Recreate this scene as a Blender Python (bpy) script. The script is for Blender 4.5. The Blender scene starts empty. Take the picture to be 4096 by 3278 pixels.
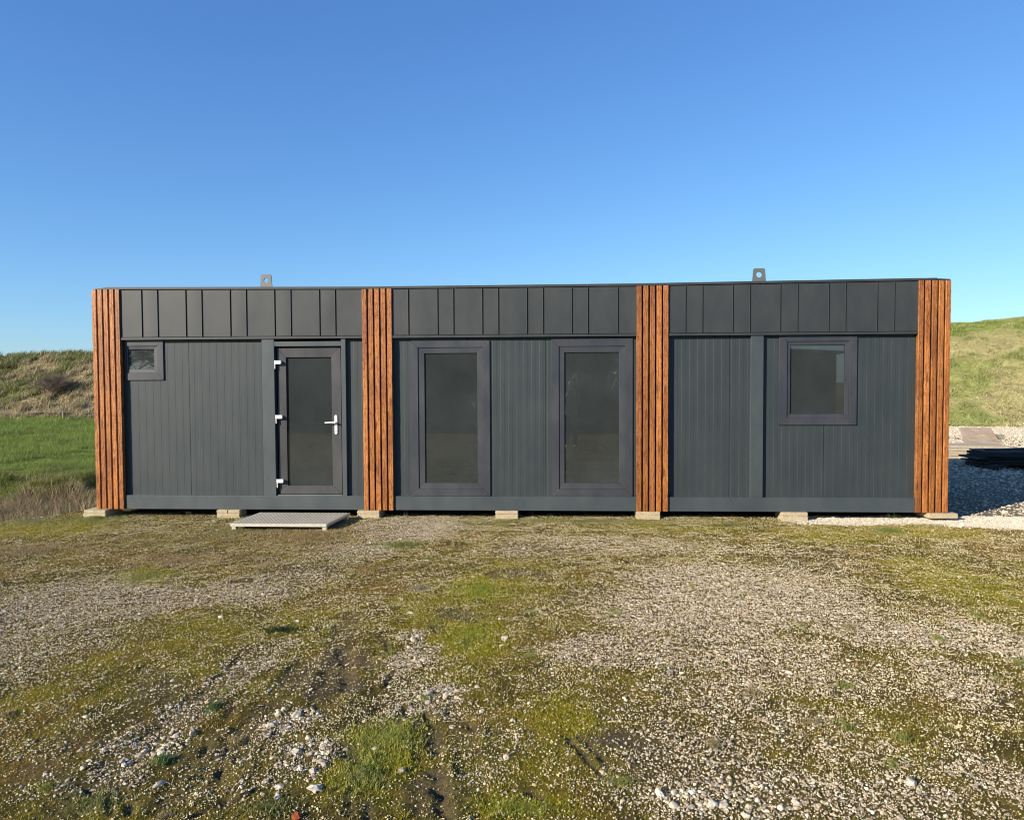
import bpy, bmesh, math, random
import numpy as np
from mathutils import Matrix, Vector

# ------------------------------------------------------------------ camera, sky, sun
sc = bpy.context.scene
COL = sc.collection
FPX, CX, CY = 3000.0, 2048.0, 1639.0            # focal length and centre in photograph pixels
CAM = np.array([0.547, -9.533, 1.734])
YAW, PITCH, ROLL = 0.05308, -0.03585, -0.00445
RM = (Matrix.Rotation(YAW, 3, 'Z') @ Matrix.Rotation(math.pi / 2 + PITCH, 3, 'X') @ Matrix.Rotation(ROLL, 3, 'Z'))
cam = bpy.data.objects.new('camera', bpy.data.cameras.new('camera'))
COL.objects.link(cam)
cam.matrix_world = Matrix.Translation(Vector(CAM)) @ RM.to_4x4()
cam.data.sensor_width = 36.0
cam.data.lens = 36.0 * FPX / 4096.0
cam.data.clip_start = 0.05
cam.data.clip_end = 3000
sc.camera = cam

EL, AZ = math.radians(22.5), math.radians(50.0)   # AZ: how far left of straight-behind-the-camera the sun stands
SUN = Vector((-math.sin(AZ) * math.cos(EL), -math.cos(AZ) * math.cos(EL), math.sin(EL)))
world = bpy.data.worlds.new('World'); sc.world = world; world.use_nodes = True
wn = world.node_tree.nodes; wl = world.node_tree.links
sky = wn.new('ShaderNodeTexSky'); sky.sky_type = 'NISHITA'; sky.sun_disc = False
sky.sun_elevation = EL
sky.sun_rotation = math.atan2(SUN.x, SUN.y)
sky.altitude = 0; sky.air_density = 1.0; sky.dust_density = 0.25; sky.ozone_density = 2.6
bg = wn['Background']; bg.inputs['Strength'].default_value = 0.098
sep = wn.new('ShaderNodeSeparateColor'); com = wn.new('ShaderNodeCombineColor'); wl.new(sky.outputs[0], sep.inputs[0])
for ch, (amp, pw) in enumerate(((0.63, 1.0), (0.85, 0.90), (1.108, 0.72))):   # a clearer, bluer winter sky than the model's
    p_ = wn.new('ShaderNodeMath'); p_.operation = 'POWER'; p_.inputs[1].default_value = pw
    m_ = wn.new('ShaderNodeMath'); m_.operation = 'MULTIPLY'; m_.inputs[1].default_value = amp * 0.1498 ** pw / 0.1548
    wl.new(sep.outputs[ch], p_.inputs[0]); wl.new(p_.outputs[0], m_.inputs[0]); wl.new(m_.outputs[0], com.inputs[ch])
wl.new(com.outputs[0], bg.inputs['Color'])
sun = bpy.data.objects.new('sun', bpy.data.lights.new('sun', 'SUN')); COL.objects.link(sun)
sun.data.energy = 5.0; sun.data.angle = math.radians(0.5); sun.data.color = (1.0, 0.90, 0.75)
sun.rotation_euler = SUN.to_track_quat('Z', 'Y').to_euler()
sc.view_settings.view_transform = 'Standard'; sc.view_settings.look = 'None'
sc.view_settings.exposure = 0.66; sc.view_settings.gamma = 1.0
sc.cycles.filter_width = 1.05; sc.cycles.max_bounces = 6; sc.cycles.transparent_max_bounces = 12

# ------------------------------------------------------------------ measuring helpers
def ray(u, v):
    return np.array(RM @ Vector(((u - CX) / FPX, -(v - CY) / FPX, -1.0)))
def F(u, v, y=0.0):                                # point on the vertical plane at depth y
    d = ray(u, v); p = CAM + d * ((y - CAM[1]) / d[1]); return p[0], p[2]
def G(u, v, z=0.0):                                # point on the level plane at height z
    d = ray(u, v); p = CAM + d * ((z - CAM[2]) / d[2]); return p[0], p[1]
def rect(l, t, r, b, y):                           # x0, x1, z0, z1 of an upright rectangle
    x0, z1 = F(l, t, y); x1, _ = F(r, t, y); _, z0 = F(l, b, y)
    return x0, x1, z0, z1

rng = np.random.default_rng(7)
def vnoise(x, y, s=1.0, seed=0):
    x = np.asarray(x, float) / s + seed * 17.31; y = np.asarray(y, float) / s + seed * 5.77
    xi = np.floor(x).astype(np.int64); yi = np.floor(y).astype(np.int64)
    fx = x - xi; fy = y - yi; fx = fx * fx * (3 - 2 * fx); fy = fy * fy * (3 - 2 * fy)
    def h(a, b):
        n = (a * 374761393 + b * 668265263 + seed * 144665) & 0xffffffff
        n = ((n ^ (n >> 13)) * 1274126177) & 0xffffffff
        return ((n ^ (n >> 16)) & 0xffff) / 65535.0
    return (h(xi, yi) * (1 - fx) + h(xi + 1, yi) * fx) * (1 - fy) + (h(xi, yi + 1) * (1 - fx) + h(xi + 1, yi + 1) * fx) * fy
def fbm(x, y, s, seed=0, o=4):
    a = 0; w = 1; t = 0
    for k in range(o):
        a = a + w * vnoise(x, y, s / 2 ** k, seed + k * 3); t += w; w *= 0.55
    return a / t
def sstep(a, b, x):
    t = np.clip((x - a) / (b - a), 0, 1); return t * t * (3 - 2 * t)

# ------------------------------------------------------------------ materials
def newmat(name):
    m = bpy.data.materials.new(name); m.use_nodes = True
    nt = m.node_tree; nt.nodes.clear()
    out = nt.nodes.new('ShaderNodeOutputMaterial'); b = nt.nodes.new('ShaderNodeBsdfPrincipled')
    nt.links.new(b.outputs[0], out.inputs[0])
    return m, nt, b, out
def N(nt, typ, **kw):
    n = nt.nodes.new(typ)
    for k, v in kw.items():
        if k in ('operation', 'blend_type', 'data_type', 'attribute_name', 'feature', 'wave_type', 'bands_direction', 'noise_dimensions', 'attribute_type'):
            setattr(n, k, v)
        else: n.inputs[k.replace('_', ' ')].default_value = v
    return n
def mapping(nt, scale, loc=None, src='Object'):
    tc = nt.nodes.new('ShaderNodeTexCoord'); mp = nt.nodes.new('ShaderNodeMapping')
    mp.inputs['Scale'].default_value = scale
    nt.links.new(tc.outputs[src], mp.inputs['Vector'])
    return mp
def ramp(nt, src, stops):
    r = nt.nodes.new('ShaderNodeValToRGB'); el = r.color_ramp.elements
    while len(el) < len(stops): el.new(0.5)
    for e, (p, c) in zip(el, stops):
        e.position = p; e.color = (*c, 1) if len(c) == 3 else c
    nt.links.new(src, r.inputs[0]); return r
def mixc(nt, fac, a, b, mode='MIX'):
    m = nt.nodes.new('ShaderNodeMix'); m.data_type = 'RGBA'; m.blend_type = mode
    for s, v in ((0, fac), (6, a), (7, b)):
        if hasattr(v, 'links') or hasattr(v, 'is_output'): nt.links.new(v, m.inputs[s])
        else: m.inputs[s].default_value = v if s == 0 else (*v, 1)
    return m.outputs[2]
def mathn(nt, op, a, b=None):
    m = nt.nodes.new('ShaderNodeMath'); m.operation = op
    for i, v in enumerate((a, b)):
        if v is None: continue
        if hasattr(v, 'is_output'): nt.links.new(v, m.inputs[i])
        else: m.inputs[i].default_value = v
    return m.outputs[0]

def paint(name, base, rough=0.42, dust=(0.30, 0.29, 0.26), dust_amt=0.10, bump=0.05, spec=0.5, wav=0.0):
    m, nt, b, out = newmat(name)
    mp = mapping(nt, (1, 1, 1))
    n1 = N(nt, 'ShaderNodeTexNoise', Scale=2.3, Detail=6.0, Roughness=0.65); mps = mapping(nt, (1.5, 1.5, .8)); nt.links.new(mps.outputs[0], n1.inputs['Vector'])
    n2 = N(nt, 'ShaderNodeTexNoise', Scale=90.0, Detail=3.0); nt.links.new(mp.outputs[0], n2.inputs['Vector'])
    n3 = N(nt, 'ShaderNodeTexVoronoi', Scale=5.0); nt.links.new(mp.outputs[0], n3.inputs['Vector'])
    speck = ramp(nt, n3.outputs['Distance'], [(0.0, (1, 1, 1)), (0.018, (0, 0, 0))])
    d = ramp(nt, n1.outputs[0], [(0.38, (0, 0, 0)), (0.75, (1, 1, 1))])
    f = mathn(nt, 'MULTIPLY', d.outputs[0], dust_amt)
    f = mathn(nt, 'ADD', f, mathn(nt, 'MULTIPLY', speck.outputs[0], 0.25))
    c = mixc(nt, f, base, dust)
    v = mixc(nt, mathn(nt, 'MULTIPLY', n2.outputs[0], 0.25), c, tuple(x * 0.7 for x in base))
    nt.links.new(v, b.inputs['Base Color'])
    r = ramp(nt, n1.outputs[0], [(0.3, (rough - .05,) * 3), (0.7, (rough + .08,) * 3)])
    nt.links.new(r.outputs[0], b.inputs['Roughness'])
    b.inputs['Specular IOR Level'].default_value = spec
    bp = N(nt, 'ShaderNodeBump', Strength=bump, Distance=0.001); nt.links.new(n2.outputs[0], bp.inputs['Height'])
    if wav:
        n4 = N(nt, 'ShaderNodeTexNoise', Scale=2.2, Detail=1.0); nt.links.new(mp.outputs[0], n4.inputs['Vector'])
        b2 = N(nt, 'ShaderNodeBump', Strength=wav, Distance=0.02); nt.links.new(n4.outputs[0], b2.inputs['Height'])
        nt.links.new(bp.outputs[0], b2.inputs['Normal']); nt.links.new(b2.outputs[0], b.inputs['Normal'])
    else: nt.links.new(bp.outputs[0], b.inputs['Normal'])
    return m

M = {}
M['fascia'] = paint('fascia_sheet_paint', (0.033, 0.0362, 0.0362), 0.50, dust_amt=0.045, wav=0.14, spec=0.55)
M['steel'] = paint('steel_frame_paint', (0.046, 0.059, 0.064), 0.48, dust_amt=0.06, spec=0.6)
M['panel'] = paint('wall_panel_paint', (0.031, 0.0405, 0.0430), 0.52, dust_amt=0.03, spec=0.45)
M['upvc'] = paint('window_frame_plastic', (0.036, 0.0395, 0.0475), 0.46, dust_amt=0.08)
M['door'] = paint('door_plastic', (0.041, 0.0405, 0.043), 0.46, dust_amt=0.08)
M['black'] = paint('black_rubber_and_gap_shade', (0.012, 0.012, 0.013), 0.6, dust_amt=0.03)
M['white'] = paint('white_metal', (0.78, 0.78, 0.76), 0.35, dust=(0.4, 0.38, 0.33), dust_amt=0.08)
M['chrome'] = paint('dark_keyhole', (0.08, 0.08, 0.08), 0.35)
M['lug'] = paint('lug_steel', (0.10, 0.11, 0.11), 0.45, dust_amt=0.12, spec=.9)
M['backing'] = paint('backing_gap_shade', (0.022, 0.014, 0.010), 0.8, dust_amt=0.02)  # near-black colour stands in for deep shade in the gaps between slats
M['roof'] = paint('roof_membrane', (0.022, 0.028, 0.034), 0.6, dust_amt=0.1)
M['inner'] = paint('interior_panel', (0.50, 0.50, 0.47), 0.6, dust_amt=0.1)
M['floor'] = paint('interior_floor', (0.34, 0.31, 0.26), 0.5, dust_amt=0.3)
M['shed'] = paint('shed_cladding', (0.045, 0.05, 0.045), 0.7, dust_amt=0.1)

def wood_mat():
    m, nt, b, out = newmat('stained_timber')
    at = N(nt, 'ShaderNodeAttribute', attribute_name='slat')
    tc = nt.nodes.new('ShaderNodeTexCoord')
    comb = nt.nodes.new('ShaderNodeCombineXYZ')
    nt.links.new(mathn(nt, 'MULTIPLY', at.outputs['Fac'], 31.7), comb.inputs[0])
    nt.links.new(mathn(nt, 'MULTIPLY', at.outputs['Fac'], 11.3), comb.inputs[1])
    nt.links.new(mathn(nt, 'MULTIPLY', at.outputs['Fac'], 57.9), comb.inputs[2])
    add = nt.nodes.new('ShaderNodeVectorMath'); add.operation = 'ADD'
    nt.links.new(tc.outputs['Object'], add.inputs[0]); nt.links.new(comb.outputs[0], add.inputs[1])
    def mp(s):
        q = nt.nodes.new('ShaderNodeMapping'); q.inputs['Scale'].default_value = s
        nt.links.new(add.outputs[0], q.inputs['Vector']); return q.outputs[0]
    warp = N(nt, 'ShaderNodeTexNoise', Scale=1.0, Detail=3.0); nt.links.new(mp((9, 9, 2.2)), warp.inputs['Vector'])
    g = N(nt, 'ShaderNodeTexNoise', Scale=1.0, Detail=8.0, Roughness=0.7, Distortion=0.8); nt.links.new(mp((150, 150, 14.0)), g.inputs['Vector'])
    # growth rings: a distorted wave that opens around knots
    fl = N(nt, 'ShaderNodeTexNoise', Scale=1.0, Detail=5.0, Roughness=0.65, Distortion=1.4); nt.links.new(mp((42, 42, 13)), fl.inputs['Vector'])
    fleck = ramp(nt, fl.outputs[0], [(0.50, (1, 1, 1)), (0.60, (.52, .44, .38)), (0.72, (.30, .23, .18))])
    wv = N(nt, 'ShaderNodeTexWave', Scale=1.0, Distortion=7.0, Detail=3.0, Detail_Scale=1.2, Detail_Roughness=0.65)
    wv.bands_direction = 'X'; nt.links.new(mp((11, 11, 3.2)), wv.inputs['Vector'])
    big = N(nt, 'ShaderNodeTexNoise', Scale=1.0, Detail=2.0); nt.links.new(mp((3, 3, 1.6)), big.inputs['Vector'])
    kn = N(nt, 'ShaderNodeTexVoronoi', Scale=1.0); nt.links.new(mp((11, 4, 2.3)), kn.inputs['Vector'])
    knot = ramp(nt, kn.outputs['Distance'], [(0.0, (1, 1, 1)), (0.10, (0.8,) * 3), (0.20, (0, 0, 0))])
    base = ramp(nt, g.outputs[0], [(0.27, (0.10, 0.036, 0.013)), (0.38, (0.27, 0.096, 0.026)), (0.50, (0.43, 0.166, 0.044)), (0.70, (0.57, 0.250, 0.078))])
    rings = ramp(nt, wv.outputs[0], [(0.0, (1, 1, 1)), (0.55, (0.75,) * 3), (0.85, (0.42, 0.36, 0.33)), (1.0, (0.30, 0.24, 0.2))])
    c = mixc(nt, 0.38, base.outputs[0], rings.outputs[0], 'MULTIPLY')
    c = mixc(nt, 0.8, c, fleck.outputs[0], 'MULTIPLY')
    tone = ramp(nt, big.outputs[0], [(0.3, (0.68, 0.60, 0.58)), (0.6, (1.12, 1.10, 1.05))])
    c = mixc(nt, 1.0, c, tone.outputs[0], 'MULTIPLY')
    c = mixc(nt, mathn(nt, 'MULTIPLY', knot.outputs[0], 0.85), c, (0.09, 0.028, 0.010))
    br = nt.nodes.new('ShaderNodeHueSaturation'); nt.links.new(c, br.inputs['Color'])
    nt.links.new(mathn(nt, 'ADD', mathn(nt, 'MULTIPLY', mathn(nt, 'FRACT', mathn(nt, 'MULTIPLY', at.outputs['Fac'], 7.77)), 0.42), 0.74), br.inputs['Value'])
    nt.links.new(br.outputs[0], b.inputs['Base Color'])
    b.inputs['Roughness'].default_value = 0.42
    b.inputs['Specular IOR Level'].default_value = 0.5
    hsum = mathn(nt, 'ADD', g.outputs[0], mathn(nt, 'MULTIPLY', wv.outputs[0], -0.6))
    bp = N(nt, 'ShaderNodeBump', Strength=0.6, Distance=0.002); nt.links.new(hsum, bp.inputs['Height']); nt.links.new(bp.outputs[0], b.inputs['Normal'])
    return m
M['wood'] = wood_mat()

def concrete(name, base, base2, scale=30.0, bump=0.6):
    m, nt, b, out = newmat(name)
    mp = mapping(nt, (1, 1, 1), src='Object')
    n = N(nt, 'ShaderNodeTexNoise', Scale=scale, Detail=8.0, Roughness=0.75); nt.links.new(mp.outputs[0], n.inputs['Vector'])
    n2 = N(nt, 'ShaderNodeTexNoise', Scale=5.0, Detail=4.0); nt.links.new(mp.outputs[0], n2.inputs['Vector'])
    c = ramp(nt, n.outputs[0], [(0.33, base2), (0.6, base)])
    c2 = mixc(nt, mathn(nt, 'MULTIPLY', n2.outputs[0], 0.5), c.outputs[0], tuple(x * 0.6 for x in base2))
    nt.links.new(c2, b.inputs['Base Color']); b.inputs['Roughness'].default_value = 0.9
    bp = N(nt, 'ShaderNodeBump', Strength=bump, Distance=0.004); nt.links.new(n.outputs[0], bp.inputs['Height']); nt.links.new(bp.outputs[0], b.inputs['Normal'])
    return m
M['slab'] = concrete('concrete_slab', (0.60, 0.49, 0.31), (0.36, 0.285, 0.175), 45)
M['grating'] = concrete('pale_worn_plastic', (0.66, 0.61, 0.50), (0.46, 0.42, 0.33), 25, 0.2)
M['plywood'] = concrete('stained_plywood', (0.52, 0.40, 0.29), (0.34, 0.22, 0.11), 4.0, 0.1)
M['plank'] = concrete('pale_weathered_timber', (0.52, 0.44, 0.31), (0.34, 0.28, 0.18), 14.0, 0.3)
M['darkwood'] = concrete('roof_sheeting_and_gap_shade', (0.035, 0.035, 0.035), (0.012, 0.012, 0.013), 20.0, 0.4)
M['post'] = concrete('grey_fence_timber', (0.34, 0.30, 0.22), (0.20, 0.17, 0.12), 30.0, 0.4)

def glass_mat():
    m, nt, b, out = newmat('dusty_glass'); nt.nodes.remove(b)
    mp = mapping(nt, (1, 1, 1))
    tr = nt.nodes.new('ShaderNodeBsdfTransparent'); tr.inputs[0].default_value = (0.30, 0.33, 0.33, 1)
    gl = nt.nodes.new('ShaderNodeBsdfGlossy'); gl.inputs['Roughness'].default_value = 0.015
    fr = nt.nodes.new('ShaderNodeFresnel'); fr.inputs[0].default_value = 2.1
    ms = nt.nodes.new('ShaderNodeMixShader'); nt.links.new(fr.outputs[0], ms.inputs[0]); nt.links.new(tr.outputs[0], ms.inputs[1]); nt.links.new(gl.outputs[0], ms.inputs[2])
    df = nt.nodes.new('ShaderNodeBsdfDiffuse'); df.inputs[0].default_value = (0.46, 0.52, 0.51, 1)
    n = N(nt, 'ShaderNodeTexNoise', Scale=1.5, Detail=9.0, Roughness=0.7, Distortion=0.1); nt.links.new(mp.outputs[0], n.inputs['Vector'])
    n2 = N(nt, 'ShaderNodeTexNoise', Scale=110.0, Detail=2.0); nt.links.new(mp.outputs[0], n2.inputs['Vector'])
    # thin dried drip streaks
    mp2 = mapping(nt, (9, 9, 1.3))
    v = N(nt, 'ShaderNodeTexVoronoi', Scale=1.0, feature='DISTANCE_TO_EDGE'); nd = N(nt, 'ShaderNodeTexNoise', Scale=3.0, Detail=3.0)
    nt.links.new(mp.outputs[0], nd.inputs['Vector'])
    ad = nt.nodes.new('ShaderNodeVectorMath'); ad.operation = 'ADD'
    nt.links.new(mp2.outputs[0], ad.inputs[0]); nt.links.new(nd.outputs['Color'], ad.inputs[1]); nt.links.new(ad.outputs[0], v.inputs['Vector'])
    st = ramp(nt, v.outputs['Distance'], [(0.0, (1, 1, 1)), (0.012, (0, 0, 0))])
    msk = ramp(nt, n.outputs[0], [(0.55, (0, 0, 0)), (0.66, (1, 1, 1))])
    f = ramp(nt, n.outputs[0], [(0.3, (0.050,) * 3), (0.75, (0.088,) * 3)])
    ff = mathn(nt, 'ADD', f.outputs[0], mathn(nt, 'MULTIPLY', mathn(nt, 'MULTIPLY', st.outputs[0], msk.outputs[0]), 0.14))
    m2 = nt.nodes.new('ShaderNodeMixShader'); nt.links.new(ff, m2.inputs[0]); nt.links.new(ms.outputs[0], m2.inputs[1]); nt.links.new(df.outputs[0], m2.inputs[2])
    nt.links.new(m2.outputs[0], out.inputs[0])
    return m
M['glass'] = glass_mat()

def attr_mat(name, rough=0.9, trans=0.0, bump=None, spec=0.2):
    """colour comes with each blade or stone (its own colour, no shading)"""
    m, nt, b, out = newmat(name)
    at = N(nt, 'ShaderNodeAttribute', attribute_name='tint')
    if bump:
        mp = mapping(nt, (1, 1, 1))
        n = N(nt, 'ShaderNodeTexNoise', Scale=bump, Detail=4.0, Roughness=0.7); nt.links.new(mp.outputs[0], n.inputs['Vector'])
        r = ramp(nt, n.outputs[0], [(0.3, (0.62, 0.60, 0.56)), (0.65, (1.1, 1.1, 1.1))])
        nt.links.new(mixc(nt, 1.0, at.outputs['Color'], r.outputs[0], 'MULTIPLY'), b.inputs['Base Color'])
        bp = N(nt, 'ShaderNodeBump', Strength=0.6, Distance=0.003); nt.links.new(n.outputs[0], bp.inputs['Height']); nt.links.new(bp.outputs[0], b.inputs['Normal'])
    else: nt.links.new(at.outputs['Color'], b.inputs['Base Color'])
    b.inputs['Roughness'].default_value = rough; b.inputs['Specular IOR Level'].default_value = spec
    if trans:
        t = nt.nodes.new('ShaderNodeBsdfTranslucent'); nt.links.new(at.outputs['Color'], t.inputs[0])
        ms = nt.nodes.new('ShaderNodeMixShader'); ms.inputs[0].default_value = trans
        nt.links.new(b.outputs[0], ms.inputs[1]); nt.links.new(t.outputs[0], ms.inputs[2]); nt.links.new(ms.outputs[0], out.inputs[0])
    return m
M['stone'] = attr_mat('gravel_stone', 0.85, 0, 60.0)
M['blade'] = attr_mat('grass_blade', 0.6, 0.3, None, 0.3)

def ground_mat(name, fine=55.0):
    m, nt, b, out = newmat(name)
    at = N(nt, 'ShaderNodeAttribute', attribute_name='tint')
    mp = mapping(nt, (1, 1, 1))
    n = N(nt, 'ShaderNodeTexNoise', Scale=fine, Detail=6.0, Roughness=0.75); nt.links.new(mp.outputs[0], n.inputs['Vector'])
    n2 = N(nt, 'ShaderNodeTexNoise', Scale=fine * 3.1, Detail=3.0, Roughness=0.7); nt.links.new(mp.outputs[0], n2.inputs['Vector'])
    r = ramp(nt, n.outputs[0], [(0.30, (0.38, 0.36, 0.34)), (0.52, (0.95, 0.93, 0.88)), (0.72, (1.5, 1.42, 1.3))])
    nt.links.new(mixc(nt, 1.0, at.outputs['Color'], r.outputs[0], 'MULTIPLY'), b.inputs['Base Color'])
    b.inputs['Roughness'].default_value = 0.95; b.inputs['Specular IOR Level'].default_value = 0.1
    hs = mathn(nt, 'ADD', n.outputs[0], mathn(nt, 'MULTIPLY', n2.outputs[0], 0.5))
    bp = N(nt, 'ShaderNodeBump', Strength=1.0, Distance=0.02); nt.links.new(hs, bp.inputs['Height']); nt.links.new(bp.outputs[0], b.inputs['Normal'])
    return m
M['stalk'] = concrete('dry_stalk', (0.34, 0.26, 0.16), (0.22, 0.16, 0.10), 40.0, 0.1)
M['leaf'] = concrete('weed_leaf', (0.10, 0.16, 0.04), (0.06, 0.10, 0.03), 40.0, 0.1)
M['shrub'] = concrete('shrub_bark', (0.22, 0.165, 0.12), (0.15, 0.11, 0.08), 20.0, 0.1)
M['ground'] = ground_mat('mossy_ground')
M['hill'] = ground_mat('hill_turf', 4.0)

# ------------------------------------------------------------------ object helpers
def tag(o, label=None, cat=None, group=None, kind=None):
    if label: o['label'] = label
    if cat: o['category'] = cat
    if group: o['group'] = group
    if kind: o['kind'] = kind
    return o
def empty(name, loc=(0, 0, 0)):
    o = bpy.data.objects.new(name, None); COL.objects.link(o); o.location = loc; o.empty_display_size = 0.1; return o
def link(name, me, mat, parent=None, bevel=0.0):
    o = bpy.data.objects.new(name, me); COL.objects.link(o)
    if mat: me.materials.append(mat)
    if parent is not None:
        o.parent = parent
        L = parent; off = Vector((0, 0, 0))
        while L is not None: off += L.location; L = L.parent
        o.location = -off
    if bevel:
        bv = o.modifiers.new('bevel', 'BEVEL'); bv.width = bevel; bv.segments = 2; bv.limit_method = 'ANGLE'
    return o
class MB:
    def __init__(s): s.v = []; s.f = []; s.a = []; s.val = 0.0
    def add(s, vs, fs):
        n = len(s.v); s.v += [tuple(p) for p in vs]; s.f += [tuple(i + n for i in f) for f in fs]; s.a += [s.val] * len(vs)
    def box(s, x0, x1, y0, y1, z0, z1):
        s.add([(x0, y0, z0), (x1, y0, z0), (x1, y1, z0), (x0, y1, z0), (x0, y0, z1), (x1, y0, z1), (x1, y1, z1), (x0, y1, z1)],
              [(0, 3, 2, 1), (4, 5, 6, 7), (0, 1, 5, 4), (1, 2, 6, 5), (2, 3, 7, 6), (3, 0, 4, 7)])
    def prism(s, pts, d):                          # closed polygon pts extruded by the vector d
        n = len(pts); d = Vector(d)
        s.add([Vector(p) for p in pts] + [Vector(p) + d for p in pts],
              [tuple(range(n))[::-1], tuple(range(n, 2 * n))] + [(i, (i + 1) % n, (i + 1) % n + n, i + n) for i in range(n)])
    def tube(s, p, q, r0, r1=None, n=8):
        p = Vector(p); q = Vector(q); r1 = r0 if r1 is None else r1
        a = (q - p).normalized(); e = a.orthogonal().normalized(); g = a.cross(e)
        ring = lambda c, r: [c + (e * math.cos(t) + g * math.sin(t)) * r for t in [2 * math.pi * k / n for k in range(n)]]
        s.add(ring(p, r0) + ring(q, r1), [(i, (i + 1) % n, (i + 1) % n + n, i + n) for i in range(n)] + [tuple(range(n))[::-1], tuple(range(n, 2 * n))])
    def build(s, name, mat, parent=None, bevel=0.0, smooth=False):
        me = bpy.data.meshes.new(name); me.from_pydata(s.v, [], s.f); me.update()
        bm = bmesh.new(); bm.from_mesh(me)
        bmesh.ops.recalc_face_normals(bm, faces=bm.faces); bm.to_mesh(me); bm.free()
        if any(s.a):
            at = me.attributes.new('slat', 'FLOAT', 'POINT'); at.data.foreach_set('value', s.a)
        if smooth: me.polygons.foreach_set('use_smooth', [True] * len(me.polygons))
        return link(name, me, mat, parent, bevel)
def fast_mesh(name, V, tris=None, quads=None, tint=None, mat=None, smooth=False):
    me = bpy.data.meshes.new(name)
    V = np.asarray(V, np.float32); me.vertices.add(len(V)); me.vertices.foreach_set('co', V.ravel())
    nt_ = 0 if tris is None else len(tris); nq = 0 if quads is None else len(quads)
    idx = np.concatenate(([] if tris is None else [np.asarray(tris).ravel()]) + ([] if quads is None else [np.asarray(quads).ravel()])).astype(np.int32)
    me.loops.add(len(idx)); me.loops.foreach_set('vertex_index', idx)
    me.polygons.add(nt_ + nq)
    start = np.concatenate([np.arange(nt_) * 3, nt_ * 3 + np.arange(nq) * 4]).astype(np.int32)
    me.polygons.foreach_set('loop_start', start)
    me.polygons.foreach_set('use_smooth', np.full(nt_ + nq, smooth))
    me.update(calc_edges=True)
    if tint is not None:
        at = me.attributes.new('tint', 'FLOAT_COLOR', 'POINT')
        c = np.ones((len(V), 4), np.float32); c[:, :3] = tint; at.data.foreach_set('color', c.ravel())
    return link(name, me, mat)

# ------------------------------------------------------------------ the cabin
YW, YR, YF, YT = 0.074, 0.026, 0.022, 0.010       # depths: wall panels, steel frame, fascia sheets, fascia trims
XL, XR = -5.45, 5.45
DEPTH = 3.05
ZB = 0.10
ZFB = 2.318                                        # underside of the fascia
def ztop(x): return float(np.interp(x, [-5.45, -1.85, 1.6, 5.45], [2.978, 2.946, 2.947, 2.976]))
cabin = empty('portable_cabin', (0, 0.0, 0))
tag(cabin, 'long flat-roofed dark grey cabin with four orange timber strips, resting on concrete slabs', 'cabin')

# timber cladding: four groups of five vertical slats
groups = []
for (l1, r1, l2, r2) in ((366, 476, 385, 495), (1446, 1566, 1457, 1573), (2549, 2678, 2544, 2668), (3681, 3807, 3659, 3789)):
    x0 = (F(l1, 1150)[0] + F(l2, 2035)[0]) / 2; x1 = (F(r1, 1150)[0] + F(r2, 2035)[0]) / 2
    groups.append((x0, x1))
rnd = random.Random(3)
for gi, (x0, x1) in enumerate(groups):
    b = MB(); p = (x1 - x0 + 0.021) / 5; w = p - 0.021
    zt = ztop((x0 + x1) / 2)
    for k in range(5):
        b.val = 0.1 + rnd.random()
        xa = x0 + k * p; zt_k = ztop(xa) - 0.002 - rnd.random() * 0.003
        # slightly wavy sawn edges
        nseg = 40; L = []; Rr = []
        for i in range(nseg + 1):
            z = ZB + 0.002 + (zt_k - ZB - 0.002) * i / nseg
            L.append((xa + rnd.uniform(-0.0012, 0.0012), z)); Rr.append((xa + w + rnd.uniform(-0.0016, 0.0016), z))
        vs = []; fs = []
        for i in range(nseg + 1):
            yf = rnd.uniform(-0.0006, 0.0006)
            vs += [(L[i][0], 0.056, L[i][1]), (L[i][0], 0.002 + yf, L[i][1]), (L[i][0] + .003, -0.001 + yf, L[i][1]), (Rr[i][0] - .003, -0.001 + yf, Rr[i][1]), (Rr[i][0], 0.002 + yf, Rr[i][1]), (Rr[i][0], 0.056, Rr[i][1])]
        for i in range(nseg):
            for q in range(5):
                a = i * 6 + q; fs.append((a, a + 1, a + 7, a + 6))
        fs.append((0, 5, 4, 3, 2, 1)); t = nseg * 6; fs.append((t, t + 1, t + 2, t + 3, t + 4, t + 5))
        b.add(vs, fs)
    tc_ = b.build('timber_cladding', M['wood'], cabin)
    b = MB(); b.box(x0 + 0.004, x1 - 0.004, 0.0565, 0.070, ZB + 0.01, zt - 0.02)
    b.build('backing_board', M['backing'], cabin)

# steel base rail, columns, head rail
bays = [(groups[0][1] + 0.004, groups[1][0] - 0.001), (groups[1][1] + 0.004, groups[2][0] - 0.001), (groups[2][1] + 0.004, groups[3][0] - 0.001)]
ZRT = (F(800, 1983, YR)[1] + F(3400, 1988, YR)[1]) / 2
r = MB()
for (a, c) in bays: r.box(a, c, YR, YR + 0.10, ZB, ZRT)
r.build('base_rail', M['steel'], cabin, 0.003)
def xm(u1, v1, u2, v2, y): return (F(u1, v1, y)[0] + F(u2, v2, y)[0]) / 2
colA = (xm(1046, 1360, 1056, 1980, YR), xm(1093.5, 1360, 1106, 1980, YR))
colB = (xm(1362.5, 1360, 1372, 1980, YR), xm(1381, 1360, 1389, 1980, YR))
colC = (xm(3007, 1345, 2998, 1985, YR), xm(3057.5, 1345, 3048, 1985, YR))
for (a, c) in (colA, colB, colC):
    q = MB(); q.box(a, c, YR + 0.001, YW + 0.03, ZRT + 0.0005, ZFB + 0.02); q.build('column', M['steel'], cabin, 0.0025)
_, zh1 = F(1200, 1365, YR); _, zh0 = F(1200, 1384, YR)
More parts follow.
